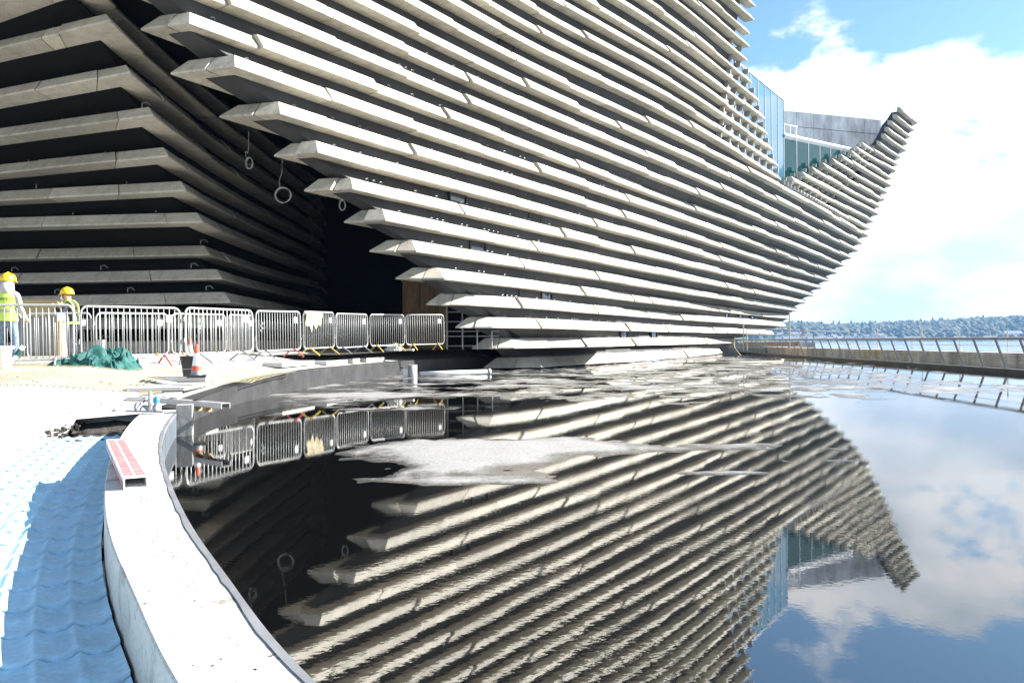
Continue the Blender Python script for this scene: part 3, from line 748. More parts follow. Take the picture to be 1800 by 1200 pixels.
# ------------------------------------------------------------------ the shaded wing on the left
wing = thing('museum_wing', (-12, 24, 0), 'shaded museum wing of grey stone planks left of the dark passage', 'building')
WO = Vector(wing.location)
WCN = {0: (425, 63), 1: (420, 63), 2: (413, 62.5), 3: (405, 62.4), 4: (390, 61), 5: (370, 61), 6: (357, 65.5), 7: (328, 68), 8: (297, 71), 9: (270, 75), 10: (230, 79), 11: (193, 84), 12: (140, 88)}
WX0 = {0: 59, 1: 59, 2: 58.5, 3: 58.5, 4: 58.7, 5: 59.2, 6: 63.5, 7: 64.2, 8: 65, 9: 68.4, 10: 72, 11: 77.5, 12: 81}
WP = {}
rnd = random.Random(21); brk = []
for i in range(13):
    c = XY(*WCN[i], i); a = XY(0, WX0[i], i); far = a + (a - c).normalized() * 12
    P = [far, a, c, c + Vector((-.15, 1.9)), c + Vector((-.35, 6)), Vector((-8.9, 37.5)), Vector((-9.5, 41))]; WP[i] = P
    d0 = (a - far).length; d1 = (c - a).length; Lq = length(P); z = ZN(i)
    cuts = [0, d0 - 7, d0 - 3.4, d0 + rnd.uniform(.2, 1.6)]
    cuts += [d0 + d1 - rnd.uniform(1.0, 1.7) if i > 7 else d0 + d1 - rnd.uniform(.9, 3.0)]
    s = d0 + d1 + rnd.uniform(1.6, 2.1); cuts.append(s)
    while s < Lq - 3: s += 2.6; cuts.append(s)
    cuts.append(Lq)
    for k in range(len(cuts) - 1):
        p = panel_mesh(P, cuts[k] + .014, cuts[k + 1] - .014, z, dep=.72, h=.32, lean=.24, off=rnd.choice((0, .02, .05)))
        local(p, WO); p.build('cladding_plank', M['panel'], wing)
    I = inset(P, .48); s = d0 - 2 + rnd.random()
    while s < d0 + d1 - .4:
        sg = cut(I, s, s + .05); k, u = sg[0]; q_ = I[k].lerp(I[k + 1], u); b = MB(); z1 = z + .40
        b.tube([(q_.x, q_.y, z1), (q_.x, q_.y, z1 + .11), (q_.x + .12, q_.y - .02, z1 + .13), (q_.x + .22, q_.y - .03, z1 + .05)], .016, 5); local(b, WO); b.build('lifting_bracket', M['galvdull'], wing); s += rnd.uniform(1.8, 3.2)
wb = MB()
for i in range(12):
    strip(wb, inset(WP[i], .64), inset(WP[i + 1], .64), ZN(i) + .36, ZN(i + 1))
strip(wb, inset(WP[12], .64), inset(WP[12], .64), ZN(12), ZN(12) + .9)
local(wb, WO); wb.build('dark_wall', M['soffit_shade'], wing)  # the wing's shade is put into this near-black wall colour

# ------------------------------------------------------------------ quay beyond the pool on the right
def pool_edge(Y): return Vector((lerp(13.6, 16.7, (Y - 18) / 40.0), Y))
b = MB(); A = pool_edge(-6); B = pool_edge(60); dv = (B - A).normalized(); nv = Vector((dv.y, -dv.x))
b.add([(A.x, A.y, -.2), (B.x, B.y, -.2), (B.x, B.y, .12), (A.x, A.y, .12), (A.x + nv.x * .25, A.y, -.2), (B.x + nv.x * .25, B.y, -.2), (B.x + nv.x * .25, B.y, .12), (A.x + nv.x * .25, A.y, .12)],
      [(0, 1, 2, 3), (3, 2, 6, 7), (4, 7, 6, 5), (0, 3, 7, 4), (1, 5, 6, 2)])
tag(b.build('pool_wall', M['wetwall']), 'low straight black pool wall along the river side', 'wall')
b = MB(); b.add([(A.x + .25, A.y, -.32), (B.x + .25, B.y, -.32), (B.x + 5.2, B.y, -.32), (A.x + 5.2, A.y, -.32)], [(0, 1, 2, 3)])
tag(b.build('quay_walk', M['concrete']), kind='structure')
# handrail
hr = thing('handrail', (15, 30, .17), 'grey steel handrail on leaning flat posts between the pool and the river', 'railing')
HO = Vector(hr.location); yy = 19.0; k = 0; posts = []
M['postm'] = M['railsteel']
while yy < 60:
    p = pool_edge(yy) + Vector((.14, 0)); posts.append(p)
    b = MB(); tt = Vector((-.30, 0, .80)); ax = (Vector((dv.x, dv.y, 0)), tt.normalized().cross(Vector((dv.x, dv.y, 0))).normalized(), tt.normalized())
    b.box((p.x - .15, p.y, .12 + .43), (.075, .035, .90), ax=ax)
    b.box((p.x, p.y, .135), (.14, .10, .03))
    local(b, HO); b.build('post', M['railsteel'], hr); yy += 1.25
r0, r1 = pool_edge(16) + Vector((-.17, 0)), pool_edge(59) + Vector((-.17, 0))
b = MB(); b.tube([(r0.x, r0.y, .985), (r1.x, r1.y, .985)], .042, 8); local(b, HO); b.build('rail', M['railsteel'], hr)
b = MB()
for zz in (.42, .60, .78): b.tube([(r0.x + .15 - (zz - .57) * .37, r0.y, zz), (r1.x + .15 - (zz - .57) * .37, r1.y, zz)], .006, 4)
local(b, HO); tag(b.build('wires', M['railsteel'], hr), kind='stuff')
# parapet of the quay, cast in lifts with board joints
qw = thing('quay_wall', (18.5, 40, 0), 'stained grey concrete quay parapet behind the handrail', 'wall')
QO = Vector(qw.location); yy = 14.0; k = 0; rnd = random.Random(4)
M['quay'] = mat('quay_concrete', (.70, .69, .66), .9, .2, 1.6, .4, 12, stretch=(1, 1, .35), var2=(.36, .34, .31))
M['quay2'] = mat('quay_concrete_yellow', (.62, .55, .38), .9, .4, 1.6, .4, 12, stretch=(1, 1, .3))
while yy < 66:
    w = rnd.uniform(2.4, 3.2); xx = 17.6 + (yy - 24) * .038
    for r in range(-2, 4):
        b = MB(); b.box((xx + .2 + rnd.uniform(-.012, .012), yy + w / 2, -.02 + r * .14), (.4, w - .025, .132), -.038); local(b, QO)
        b.build('cast_lift', M['quay2'] if k in (9,) else M['quay'], qw)
    yy += w; k += 1
b = MB(); b.box((19.0, 40, .25 - .3), (.3, 54, 1.0), -.038); b.box((18.9, 40, -2.4), (.5, 54, 4), -.038); local(b, QO); b.build('core', M['quay'], qw)
# scaffold poles along the quay
for n_, (x, yt, yb, q) in enumerate(((1492, 577, 612, 27), (1542, 576, 640, 32), (1603, 588, 612, 27), (1621, 577, 631, 36), (1687, 577, 612, 36), (1771, 578, 614, 45))):
    P0 = Vector(((x - 900) / q, F / q, 0)); z1 = CZ + (600 - .0075 * (x - 900) - yt) / q; z0 = CZ + (600 - .0075 * (x - 900) - yb) / q
    b = MB(); b.tube([(0, 0, min(z0, .1) - z1 * 0), (0, 0, z1)], .028, 8); 
    t = thing('scaffold_pole', (P0.x, P0.y, 0), ['lone scaffold pole behind the rail nearest the villas', 'tall scaffold pole with a bent strut behind the rail', 'short dark scaffold pole just left of the tall white one', 'tall white scaffold pole in front of the autumn trees', 'scaffold pole right of the tall white one', 'rightmost white scaffold pole on the quay'][n_], 'pole', 'scaffold poles along the quay')
    b.build('tube', M['galv'], t); b = MB(); b.box((0, 0, z1 - .42), (.09, .09, .07)); b.build('coupler', M['timber'], t)
    if n_ in (1, 4): b = MB(); b.tube([(0, -.1, .55), (-.25, -.5, .2)], .025, 6); b.build('strut', M['galv'], t)
# scaffold frame and timber at the corner of the building
sf = thing('guard_scaffold', (16.5, 46, .1), 'scaffold guard frame of tubes at the foot of the building corner', 'scaffold')
FO = Vector(sf.location)
def PT(x, y, q): return ((x - 900) / q, F / q, CZ + (600 - TH * (x - 900) - y) / q)
for (x, yt, yb, q) in ((1388, 548, 622, 30), (1307, 568, 616, 26), (1313, 580, 616, 26)):
    b = MB(); b.tube([PT(x, yb, q), PT(x, yt, q)], .045, 8); local(b, FO); b.build('upright', M['galv'], sf)
for (x0, y0, x1, y1, q) in ((1311, 578, 1412, 580, 28), (1311, 589, 1426, 589, 28), (1412, 581, 1494, 583, 28)):
    b = MB(); b.tube([PT(x0, y0, q), PT(x1, y1, q)], .035, 8); local(b, FO); b.build('ledger', M['galv'], sf)
for (x, y) in ((1411, 580), (1411, 589)):
    b = MB(); b.box(PT(x, y, 28), (.28, .1, .1)); local(b, FO); b.build('coupler', M['timber'], sf)
b = MB(); p0, p1 = Vector(PT(1309, 604, 25)), Vector(PT(1407, 604, 28)); dd = p1 - p0; b.box((0, 0, 0), (dd.length, .3, .24), math.atan2(dd.y, dd.x))
o = b.build('timber_beam', M['timber'], loc=(p0 + p1) / 2); tag(o, 'brown timber beam lying along the quay behind the pool rail', 'beam')
b = MB(); hp = [PT(1292, 592, 25.5), PT(1290, 603, 25.5), PT(1293, 613, 25.7), PT(1300, 622, 26), PT(1303, 625, 28.4)]; b.tube([tuple(v) for v in catmull(hp, 5)], .03, 6); tag(b.build('hose', M['mesh']), 'pale hose hanging down over the pool corner below the building', 'hose'); b = MB()
hp = [PT(1316, 627.5, 31), PT(1270, 628.5, 32.5), PT(1200, 634, 36.5), PT(1140, 637, 39.2)]; hp = [(x, y, .03) for x, y, z in hp]; hp2 = [PT(1415, 633.5, 37)[:2] + (.03,), PT(1375, 632.5, 36)[:2] + (.03,), PT(1372, 634.8, 39)[:2] + (.03,), PT(1300, 638.0, 41.5)[:2] + (.03,), PT(1200, 638.5, 40.5)[:2] + (.03,)]
b.tube([tuple(v) for v in catmull(hp2, 6)], .028, 6)
tag(b.build('hose', M['mesh']), 'long pale hose trailing over the shallow pool floor near the building', 'hose')

b = MB(); b.box((16.6, 59.2, .05), (7, .6, .75), .05); b.box((18.4, 60.2, .3), (9, .5, .9), .05)
tag(b.build('corner_wall', M['concrete']), 'grey concrete wall closing the pool corner below the building end', 'wall')
# ------------------------------------------------------------------ barriers
def make_barrier(yellow=False):
    """built along +x from 0 to 2, feet at z=0"""
    root = thing('crowd_barrier', (0, 0, 0), 'x', 'barrier')
    W, z0, z1, r, cr_ = 2.0, .17, 1.08, .021, .13
    pts = []
    for cx, cz, a0 in ((W - cr_, z1 - cr_, 0), (cr_, z1 - cr_, 90), (cr_, z0 + cr_, 180), (W - cr_, z0 + cr_, 270)):
        for k in range(6): a = R(a0 + 18 * k); pts.append((cx + cr_ * math.cos(a), 0, cz + cr_ * math.sin(a)))
    b = MB(); b.tube(pts, r, 8, closed=True); b.build('frame', M['galv'], root, smooth=True)
    bar = MB(); bar.tube([(0, 0, z0), (0, 0, z1)], .0095, 6); bm_ = bar.mesh('bar', M['galv'], True)
    for k in range(1, 17):
        o = bpy.data.objects.new('bar', bm_); COL.objects.link(o); o.parent = root; o.location = (k * W / 17, 0, 0)
    for x, mt in ((.35, 'galv'), (W - .35, 'galv')):
        b = MB(); b.tube([(x, -.30, .0), (x, -.03, .19), (x, .03, .19), (x, .30, .0)], .019, 6); b.build('foot', M[mt], root)
    b = MB()
    for zz in (.42, .82): b.tube([(-.03, 0, zz), (-.03, 0, zz + .08), (.0, 0, zz + .08)], .012, 5); b.tube([(W + .02, 0, zz), (W + .05, 0, zz)], .012, 5)
    tag(b.build('hooks', M['galv'], root), kind='stuff')
    b = MB(); b.box((W - .24, -.014, .88), (.14, .006, .13)); b.build('label_plate', M['white'], root)
    return root
proto = make_barrier(); pk = kids(proto)
def copy_tree(o):
    c = o.copy(); COL.objects.link(c)
    for ch in pk if o is proto else kids(o):
        d = ch.copy(); COL.objects.link(d); d.parent = c
    return c
def gline(x, q, z): return Vector(((x - 900) / q + TH * (z - 1), F / q, z))
BAR = [  # left end (x, q), right end (x, q), ground heights, label
 ((-60, 109), (137, 104), .575, .59, 'steel barrier in front of the worker in the lime vest, at the left edge', None),
 ((143, 101), (323, 92), .59, .60, 'wide steel barrier behind the teal netting heap', 'mix'),
 ((327, 92), (448, 79), .61, .65, 'steel barrier directly behind the traffic cone and black bucket', 'grey'),
 ((451, 78), (531, 72), .65, .68, 'steel barrier with one red leg right of the cone', 'red'),
 ((534, 71.5), (589, 67), .69, .71, 'steel barrier with a torn cream rag over its top rail', 'yellow'),
 ((591, 66.5), (648, 61.5), .69, .72, 'plain steel barrier right of the one hung with the cream rag', None),
 ((651, 61), (713, 58.3), .725, .75, 'steel barrier with yellow corners in front of the black passage', 'yellow'),
 ((714, 58), (783, 56.2), .75, .77, 'steel barrier with yellow legs in front of the brown hoarding', 'yellow'),
 ((-70, 88), (42, 86), .56, .56, 'second-row steel barrier behind the worker in the lime vest', None),
 ((49, 86), (166, 84), .56, .58, 'second-row steel barrier in front of the plywood crate', None),
 ((170, 84), (300, 78), .58, .60, 'second-row steel barrier just right of the worker in dark clothes', 'yellow'),
 ((303, 78), (400, 72.5), .60, .62, 'second-row steel barrier behind the second cone', 'yellow'),
 ((403, 72), (447, 68), .62, .64, 'short-looking second-row steel barrier seen through the one behind the cone', 'yellow')]
first = True
for (l0, r0, za, zb, lab, tone) in BAR:
    A = gline(*l0, za); B = gline(*r0, zb); o = proto if first else copy_tree(proto)
    if first: first = False
    dvv = B - A; o.location = A; o.rotation_euler = (0, -math.asin((zb - za) / dvv.length), math.atan2(dvv.y, dvv.x)); s = dvv.length / 2.07; o.scale = (s, 1, 1)
    tag(o, lab, 'barrier', 'steel barriers round the pool edge')
    if tone:
        feet = [c for c in kids(o) if c.name.startswith('foot')]
        for k, f_ in enumerate(feet):
            mt = {'yellow': 'yellow', 'grey': 'galvdull', 'red': 'redpaint' if k else 'galvdull', 'mix': 'redpaint' if k else 'yellow'}[tone]
            me = f_.data.copy(); me.materials[0] = M[mt]; f_.data = me
# cream rag on a barrier
A, B = gline(534, 71.5, .66), gline(589, 67, .69); dvb = (B - A).normalized()
b = MB(); nx, ny = 13, 16
for j in range(ny):
    for i in range(nx):
        u = i / (nx - 1); v = j / (ny - 1); drop = 1.12 - v * (.62 if .25 < u < .7 else .34) * (.8 + .3 * math.sin(u * 9))
        p = A + dvb * (.02 + u * .72) + Vector((dvb.y, -dvb.x, 0)) * (.035 + .035 * math.sin(u * 14 + v * 3) + .03 * fbm(u * 4, v * 4)); b.v.append((p.x, p.y, .66 + drop))
for j in range(ny - 1):
    for i in range(nx - 1): a = j * nx + i; b.f.append((a, a + 1, a + nx + 1, a + nx)); b.m.append(0)
M['rag'] = mat('cream_rag', (.42, .36, .24), .9, .15, 8)
tag(b.build('rag', M['rag'], smooth=True), 'torn cream rag draped over a barrier top rail', 'rag')
# strips of tape tied to barriers
for (x, y0, y1, q, lb) in ((352, 560, 585, 90, 'white tape strip tied to the barrier behind the cone'), (461, 566, 583, 77.5, 'white tape strip on the barrier with one red leg')):
    b = MB(); p0 = PT(x, y0, q + 1); p1 = PT(x + 2, y1, q + 1); zz = [lerp(p0[2], p1[2], k / 6) for k in range(7)]
    for k, z in enumerate(zz):
        dx = .03 * math.sin(k * 2.1); b.v += [(p0[0] - .02 + dx, p0[1] - .02, z), (p0[0] + .025 + dx, p0[1] - .03, z)]
    b.f = [(2 * k, 2 * k + 1, 2 * k + 3, 2 * k + 2) for k in range(6)]; b.m = [0] * 6
    tag(b.build('tape', M['white']), lb, 'tape')

# ------------------------------------------------------------------ yellow plastic mesh on the ground
def wall_pos(Y):
    for i in range(len(WC) - 1):
        if WC[i].x < 0 and WC[i].y <= Y <= WC[i + 1].y: return WC[i].lerp(WC[i + 1], (Y - WC[i].y) / (WC[i + 1].y - WC[i].y)), WN[i]
    return WC[-1], WN[-1]
def mesh_sheet(ya, yb, d0, d1, lift, name, label, pit=.085, over=False):
    b = MB(); nu = int((yb - ya) / pit); nv_ = int((d1 - d0) / pit)
    def P(u, v):
        Y = lerp(ya, yb, u); p, q = wall_pos(Y); d = lerp(d0, d1, v); r = p + q * d
        zz = gz(max(d, .31), Y) + lift + .012 * fbm(r.x * 2, r.y * 2, 4)
        if over: zz += .05 * math.exp(-((d - .1) / .45) ** 2)
        return Vector((r.x, r.y, zz))
    w = .013
    for a in range(nu + 1):
        for k in range(nv_):
            p0, p1 = P(a / nu, k / nv_), P(a / nu, (k + 1) / nv_); t_ = (p1 - p0).normalized(); s_ = Vector((-t_.y, t_.x, 0)) * w; b.add([p0 - s_, p0 + s_, p1 + s_, p1 - s_], [(0, 1, 2, 3)])
    for k in range(nv_ + 1):
        for a in range(nu):
            p0, p1 = P(a / nu, k / nv_), P((a + 1) / nu, k / nv_); t_ = (p1 - p0).normalized(); s_ = Vector((-t_.y, t_.x, 0)) * w; up = Vector((0, 0, .002)); b.add([p0 - s_ + up, p0 + s_ + up, p1 + s_ + up, p1 - s_ + up], [(0, 1, 2, 3)])
    o = b.build(name, M['mesh']); tag(o, label, 'plastic mesh'); return o
mesh_sheet(11.4, 14.6, 1.1, 7.0, .02, 'plastic_mesh', 'flat yellow plastic mesh spread on the paving under the teal netting')
mesh_sheet(13.2, 16.2, -.2, 1.1, .02, 'plastic_mesh', 'curled yellow plastic mesh hanging over the dark pool wall', over=True)

# ------------------------------------------------------------------ teal netting heap
def heap(c, rx, ry, h, seed):
    b = MB(); n, mrn = 150, 64
    for j in range(mrn):
        t_ = j / (mrn - 1)
        for i in range(n):
            a = 2 * PI * i / n; d = Vector((math.cos(a), math.sin(a)))
            rr = (1 - t_ ** 1.6) * (1 + .16 * noise.noise(Vector((d.x * 1.5, d.y * 1.5, seed)))); x, y = d.x * rr, d.y * rr
            prof = (1 - min(1, math.hypot(x, y)) ** 2.2)
            lump = .55 + .45 * smooth(-.55, .25, x) + .18 * noise.noise(Vector((x * 1.7, y * 1.7, seed)))
            wx = x + .35 * noise.noise(Vector((x * 2, y * 2, seed + 30))); wy = y + .35 * noise.noise(Vector((x * 2, y * 2, seed + 40)))
            f1 = abs(noise.noise(Vector((wx * 2.6 + seed, wy * 3.4, 3)))) * 2.2 - .3; f2 = abs(noise.noise(Vector((wx * 3.6 + wy * 2, wy * 8 - wx * 3 + seed, 7)))) * 2.2 - .3; f3 = abs(noise.noise(Vector((wx * 13, wy * 12 + seed, 17)))) * 2.2 - .3
            z = h * prof ** .6 * lump * .8 + min(1, prof * 2.2) ** .5 * h * (.34 * f1 + .20 * f2 + .10 * f3) - .02
            x += .09 * noise.noise(Vector((x * 5, y * 5, seed + 9))); y += .09 * noise.noise(Vector((x * 5, y * 5, seed + 19)))
            b.v.append((x * rx, y * ry, max(0, z)))
    for j in range(mrn - 1):
        for i in range(n): b.f.append((j * n + i, j * n + (i + 1) % n, (j + 1) * n + (i + 1) % n, (j + 1) * n + i)); b.m.append(0)
    return b
b = heap(None, .82, .62, .44, 2.4)
o = b.build('netting_heap', M['teal'], smooth=True, loc=gline(166, 103, .475)); tag(o, 'crumpled heap of teal debris netting lying before the barriers', 'netting')

# ------------------------------------------------------------------ cones, bucket
def cone(loc, h, label, dark=False):
    t = thing('traffic_cone', loc, label, 'cone', 'traffic cones by the barriers'); k = h / .75
    b = MB(); b.box((0, 0, .03 * k), (.40 * k, .40 * k, .06 * k), .3); b.build('base', M['black'] if not dark else M['orange'], t)
    segs = ((.06, .16, .135, .118, 'galvdull'), (.16, .27, .118, .10, 'orange'), (.27, .55, .10, .058, 'white'), (.55, .75, .058, .03, 'orange'))
    for z0, z1, r0, r1, m_ in segs:
        b = MB(); b.lathe(((r0 * k, z0 * k), (r1 * k, z1 * k)), 18)
        if z1 == .75: b.lathe(((r1 * k, z1 * k), (r1 * .7 * k, z1 * k + .004), (.001, z1 * k + .004)), 18)
        b.build('sleeve' if m_ == 'white' else 'cone_body', M[m_], t, smooth=True)
cone(gline(346, 116, .49), .50, 'traffic cone with a white sleeve and dark base in front of the black bucket')
cone(gline(334, 88, .60), .52, 'smaller-looking traffic cone behind the barrier, only its upper half clear')
t = thing('bucket', gline(334, 112, .49), 'black builder bucket standing behind the front traffic cone', 'bucket')
b = MB(); b.lathe(((.10, 0), (.145, .30), (.155, .30), (.155, .32), (.138, .32), (.095, .02), (0.001, .02)), 22); b.build('pail', M['black'], t, smooth=True)
b = MB(); b.tube([(-.15, 0, .30), (-.17, .0, .2), (-.1, -.16, .12), (.1, -.16, .12), (.17, 0, .2), (.15, 0, .30)], .006, 5); b.build('handle', M['galvdull'], t)

# ------------------------------------------------------------------ white slabs and timber near the wall
def slab(x, y, q, w, d, h, rz, label, m_='stone'):
    p = PT(x, y, q); b = MB(); b.box((0, 0, h / 2), (w, d, h)); o = b.build('stone_slab', M[m_], loc=p); o.rotation_euler.z = rz; return tag(o, label, 'slab', 'stone slabs along the wall')
SL = (CZ,)
def on_ground(x, d, Y): return None
def slab_at(Y, d, w, dd, h, lab, m_='stone', dz=0):
    p, q = wall_pos(Y); r = p + q * d; b = MB(); b.box((0, 0, h / 2), (w, dd, h)); o = b.build('stone_slab', M[m_], loc=(r.x, r.y, gz(max(.31, d), Y) + dz)); t_ = Vector((q.y, -q.x)); o.rotation_euler.z = math.atan2(t_.y, t_.x)
    return tag(o, lab, 'slab', 'stone slabs along the wall')
slab_at(12.2, .75, 1.5, .8, .05, 'broad white slab at the wall edge beside the traffic cone')
slab_at(11.0, .62, .9, .5, .05, 'white slab with a rough broken edge nearest the metal channel')
slab_at(13.3, .9, .7, .9, .09, 'white slab tucked under the curled yellow mesh')
slab_at(18.2, .75, 1.9, .45, .10, 'long white kerb slab below the barrier with one red leg')
slab_at(20.3, .6, 1.5, .4, .10, 'white kerb slab below the barrier hung with a rag')
slab_at(21.6, .55, .55, .4, .12, 'short brown-grey block between the white kerb slabs', 'quay')
slab_at(23.3, .55, 1.7, .4, .11, 'white kerb slab nearest the dark passage')
b = MB(); b.box((0, 0, .012), (.28, .07, .024)); p = gline(265, 128, .0); o = b.build('timber_offcut', M['timber'], loc=(p.x, p.y, gz(1.2, 10.9) + .03)); o.rotation_euler.z = .4; tag(o, 'small orange-brown timber offcut on the white paving', 'offcut')

# debris
mb = MB(); rnd = random.Random(8)
for k in range(150):
    i = rnd.randrange(30, 180); Y = rnd.uniform(5.5, 12.5); p, q = wall_pos(Y); d = rnd.uniform(1.2, 3.5) if rnd.random() < .7 else rnd.uniform(.35, 1.2)
    if Y < 9.5 and d < 1.2: continue
    r = p + q * d; s = rnd.uniform(.003, .009) * (2.0 if rnd.random() < .12 else 1); mb.box((r.x, r.y, gz(d, Y) + s * .3), (s * 2, s * 1.4, s), rnd.random() * 3)
for k in range(110):
    Y = rnd.uniform(1.7, 6); p, q = wall_pos(Y); r = p + q * rnd.uniform(.05, cwf(Y) - .03) if rnd.random() < .4 else p + q * (.12 + .05 * noise.noise(Vector((Y * 2, 1, 1))) + rnd.gauss(0, .012)); s = rnd.uniform(.0008, .0028); mb.box((r.x, r.y, .25 + s * .4), (s * rnd.uniform(1, 3), s * 1.6, s), rnd.random() * 3)
tag(mb.build('rubble', M['soil']), kind='stuff')
mb = MB()
for k in range(110):
    Y = rnd.uniform(8.55, 9.9); p, q = wall_pos(Y); d = 1.12 + rnd.uniform(-.05, .12); r = p + q * d; s = rnd.uniform(.008, .028); mb.box((r.x, r.y, .03 + rnd.random() * .08), (s * 1.6, s, s), rnd.random() * 3)
tag(mb.build('broken_edge_stones', M['soil']), kind='stuff')

# ------------------------------------------------------------------ things on the curved wall
def rect_tube():
    t = thing('box_section', (0, 0, 0), 'red and white taped steel box section lying on the wall top', 'box section')
    Lt, w, h, th_ = 1.9, .115, .062, .006
    b = MB()
    for (cx, cz, sx, sz) in ((0, h / 2 - th_ / 2, w, th_), (0, -h / 2 + th_ / 2, w, th_), (w / 2 - th_ / 2, 0, th_, h - 2 * th_), (-w / 2 + th_ / 2, 0, th_, h - 2 * th_)):
        b.box((cx, 0, cz), (sx, Lt, sz))
    b.build('section', M['white'], t)
    M['pinktape'] = mat('faded_red_tape', (.62, .19, .19), .6, .25, 18)
    k = 0
    for r in range(2):
        y_ = -Lt / 2 + .05
        while y_ < Lt / 2 - .1:
            b = MB(); b.box((-w / 4 + r * w / 2, y_ + .045, h / 2 + .0015), (w / 2 - .014, .085, .002)); b.build('red_mark', M['pinktape'], t); y_ += .105
    b = MB(); b.box((-w / 2 - .0016, 0, -.01), (.002, Lt - .05, .02)); b.build('red_stripe', M['pinktape'], t)
    return t
rt = rect_tube(); a = Vector(PT(238, 862, 350)); c = Vector(PT(205, 778, 232)); ztube = .25 + .033
A = Vector((-1.86, 3.96, ztube)); B = Vector((-2.98, 5.95, ztube)); mid = (A + B) / 2; dvv = B - A
rt.location = mid; rt.rotation_euler.z = math.atan2(dvv.y, dvv.x) - PI / 2
# aluminium channel laid across the wall
t = thing('metal_channel', (-3.45, 9.0, .25), 'long grey metal channel laid across the end of the pale wall', 'channel'); b = MB()
p0, p1 = Vector((-4.55, 9.9, .33)), Vector((-3.15, 8.75, .30)); dd = p1 - p0; rz = math.atan2(dd.y, dd.x); c = (p0 + p1) / 2 - Vector(t.location)
b.box((c.x, c.y, c.z + .03), (dd.length, .11, .008), rz); nn_ = Vector((-math.sin(rz), math.cos(rz)))
for s in (-1, 1): b.box((c.x + nn_.x * s * .051, c.y + nn_.y * s * .051, c.z), (dd.length, .008, .052), rz)
b.build('web', M['galv'], t)
for u in (-.25, .3): b = MB(); b.box((c.x + math.cos(rz) * u, c.y + math.sin(rz) * u, c.z + .041), (.10, .05, .012), rz); b.build('slot_plate', M['black'], t)
for u in (.45, .75): b = MB(); b.box((c.x + math.cos(rz) * u * .7, c.y + math.sin(rz) * u * .7 - .0, -.0 + .02), (.06, .08, .07), rz); b.build('packer', M['timber'], t)
# small wheeled marking tool
t = thing('marking_tool', (-3.95, 8.7, .256), 'small wheeled marking tool with a blue grip standing on the wall', 'tool')
b = MB(); b.tube([(-.25, -.05, .02), (.22, -.18, .02)], .01, 6); b.tube([(-.2, .16, .17), (.05, .22, .20)], .008, 6); b.tube([(-.12, -.09, .02), (-.08, .1, .16)], .008, 6); b.tube([(.1, -.15, .02), (.05, .12, .16)], .008, 6); b.build('rod_frame', M['galvdull'], t)
for x, y_ in ((-.14, 0), (.12, -.1)):
    b = MB(); b.tube([(x - .012, y_, .06), (x + .012, y_ - .004, .06)], .055, 14); b.build('wheel', M['galvdull'], t)
b = MB(); b.lathe(((.001, 0), (.022, .015), (.03, .06), (.026, .13), (.012, .16), (.001, .165)), 14, (.09, -.06, .02)); b.build('grip', M['blue'], t, smooth=True)
b = MB(); b.lathe(((.001, 0), (.02, .01), (.026, .1), (.018, .2), (.001, .21)), 14, (-.03, .05, .02)); b.build('handle', M['galv'], t, smooth=True)
# grey pier where the pale wall ends
b = MB(); b.box((0, 0, .135), (.16, .2, .40)); o = b.build('pier', M['concrete'], loc=(-3.60, 8.75, 0)); o.rotation_euler.z = .3; tag(o, 'grey concrete pier standing where the pale wall meets the dark wall', 'pier')

# ------------------------------------------------------------------ pipes in the pool
t = thing('standpipe', (-3.17, 25.2, 0), 'short upright white pipe stub standing in the pool', 'pipe')
t.location = gline(725, 62, 0); b = MB(); b.lathe(((.135, -.05), (.135, .36), (.115, .36), (.115, .2)), 20); b.build('sleeve', M['galv'], t, smooth=True); b = MB(); b.box((-.19, 0, .10), (.14, .14, .3)); b.build('side_block', M['white'], t)
p0, p1 = gline(738, 60, .07), gline(860, 57, .07); t = thing('long_pipe', p0, 'long white pipe lying in the shallow pool beside the standpipe', 'pipe')
b = MB(); d_ = p1 - p0; b.tube([(0, 0, 0), tuple(d_)], .075, 14); b.build('tube', M['white'], t, smooth=True); b = MB(); b.tube([tuple(d_ * .97), tuple(d_ * 1.01)], .10, 14); b.build('collar', M['galv'], t, smooth=True)

# ------------------------------------------------------------------ cable coils hanging in the passage
for (x, y, q, r, yt, lab) in ((440, 287, 62, .17, 262, 'small coil of cable hanging against the dark wing, leftmost of three'), (499, 343, 62, .22, 292, 'largest coil of pale cable hanging on a long lead in the passage'), (603, 361, 62, .15, 340, 'small coil of cable hanging beneath the stone plank, rightmost of three')):
    t = thing('cable_coil', PT(x, y, q), lab, 'cable coil', 'cable coils hanging in the passage'); b = MB()
    rx = .55 if r < .2 else 1
    for k in range(3):
        pts = [(r * rx * math.cos(2 * PI * j / 24) + .01 * k, .02 * k - .02, (r - .008 * k) * math.sin(2 * PI * j / 24)) for j in range(24)]; b.tube(pts, .0065, 5, closed=True)
    b.build('loop', M['cable'], t, smooth=True); b = MB(); b.tube([tuple(v) for v in catmull([(-.08, 0, r * .9), (-.09, 0, r * 2), (-.02, 0, (y - yt) / q * .8), (.0, 0, (y - yt) / q + .5)], 4)], .007, 5); b.build('lead', M['cable'], t)

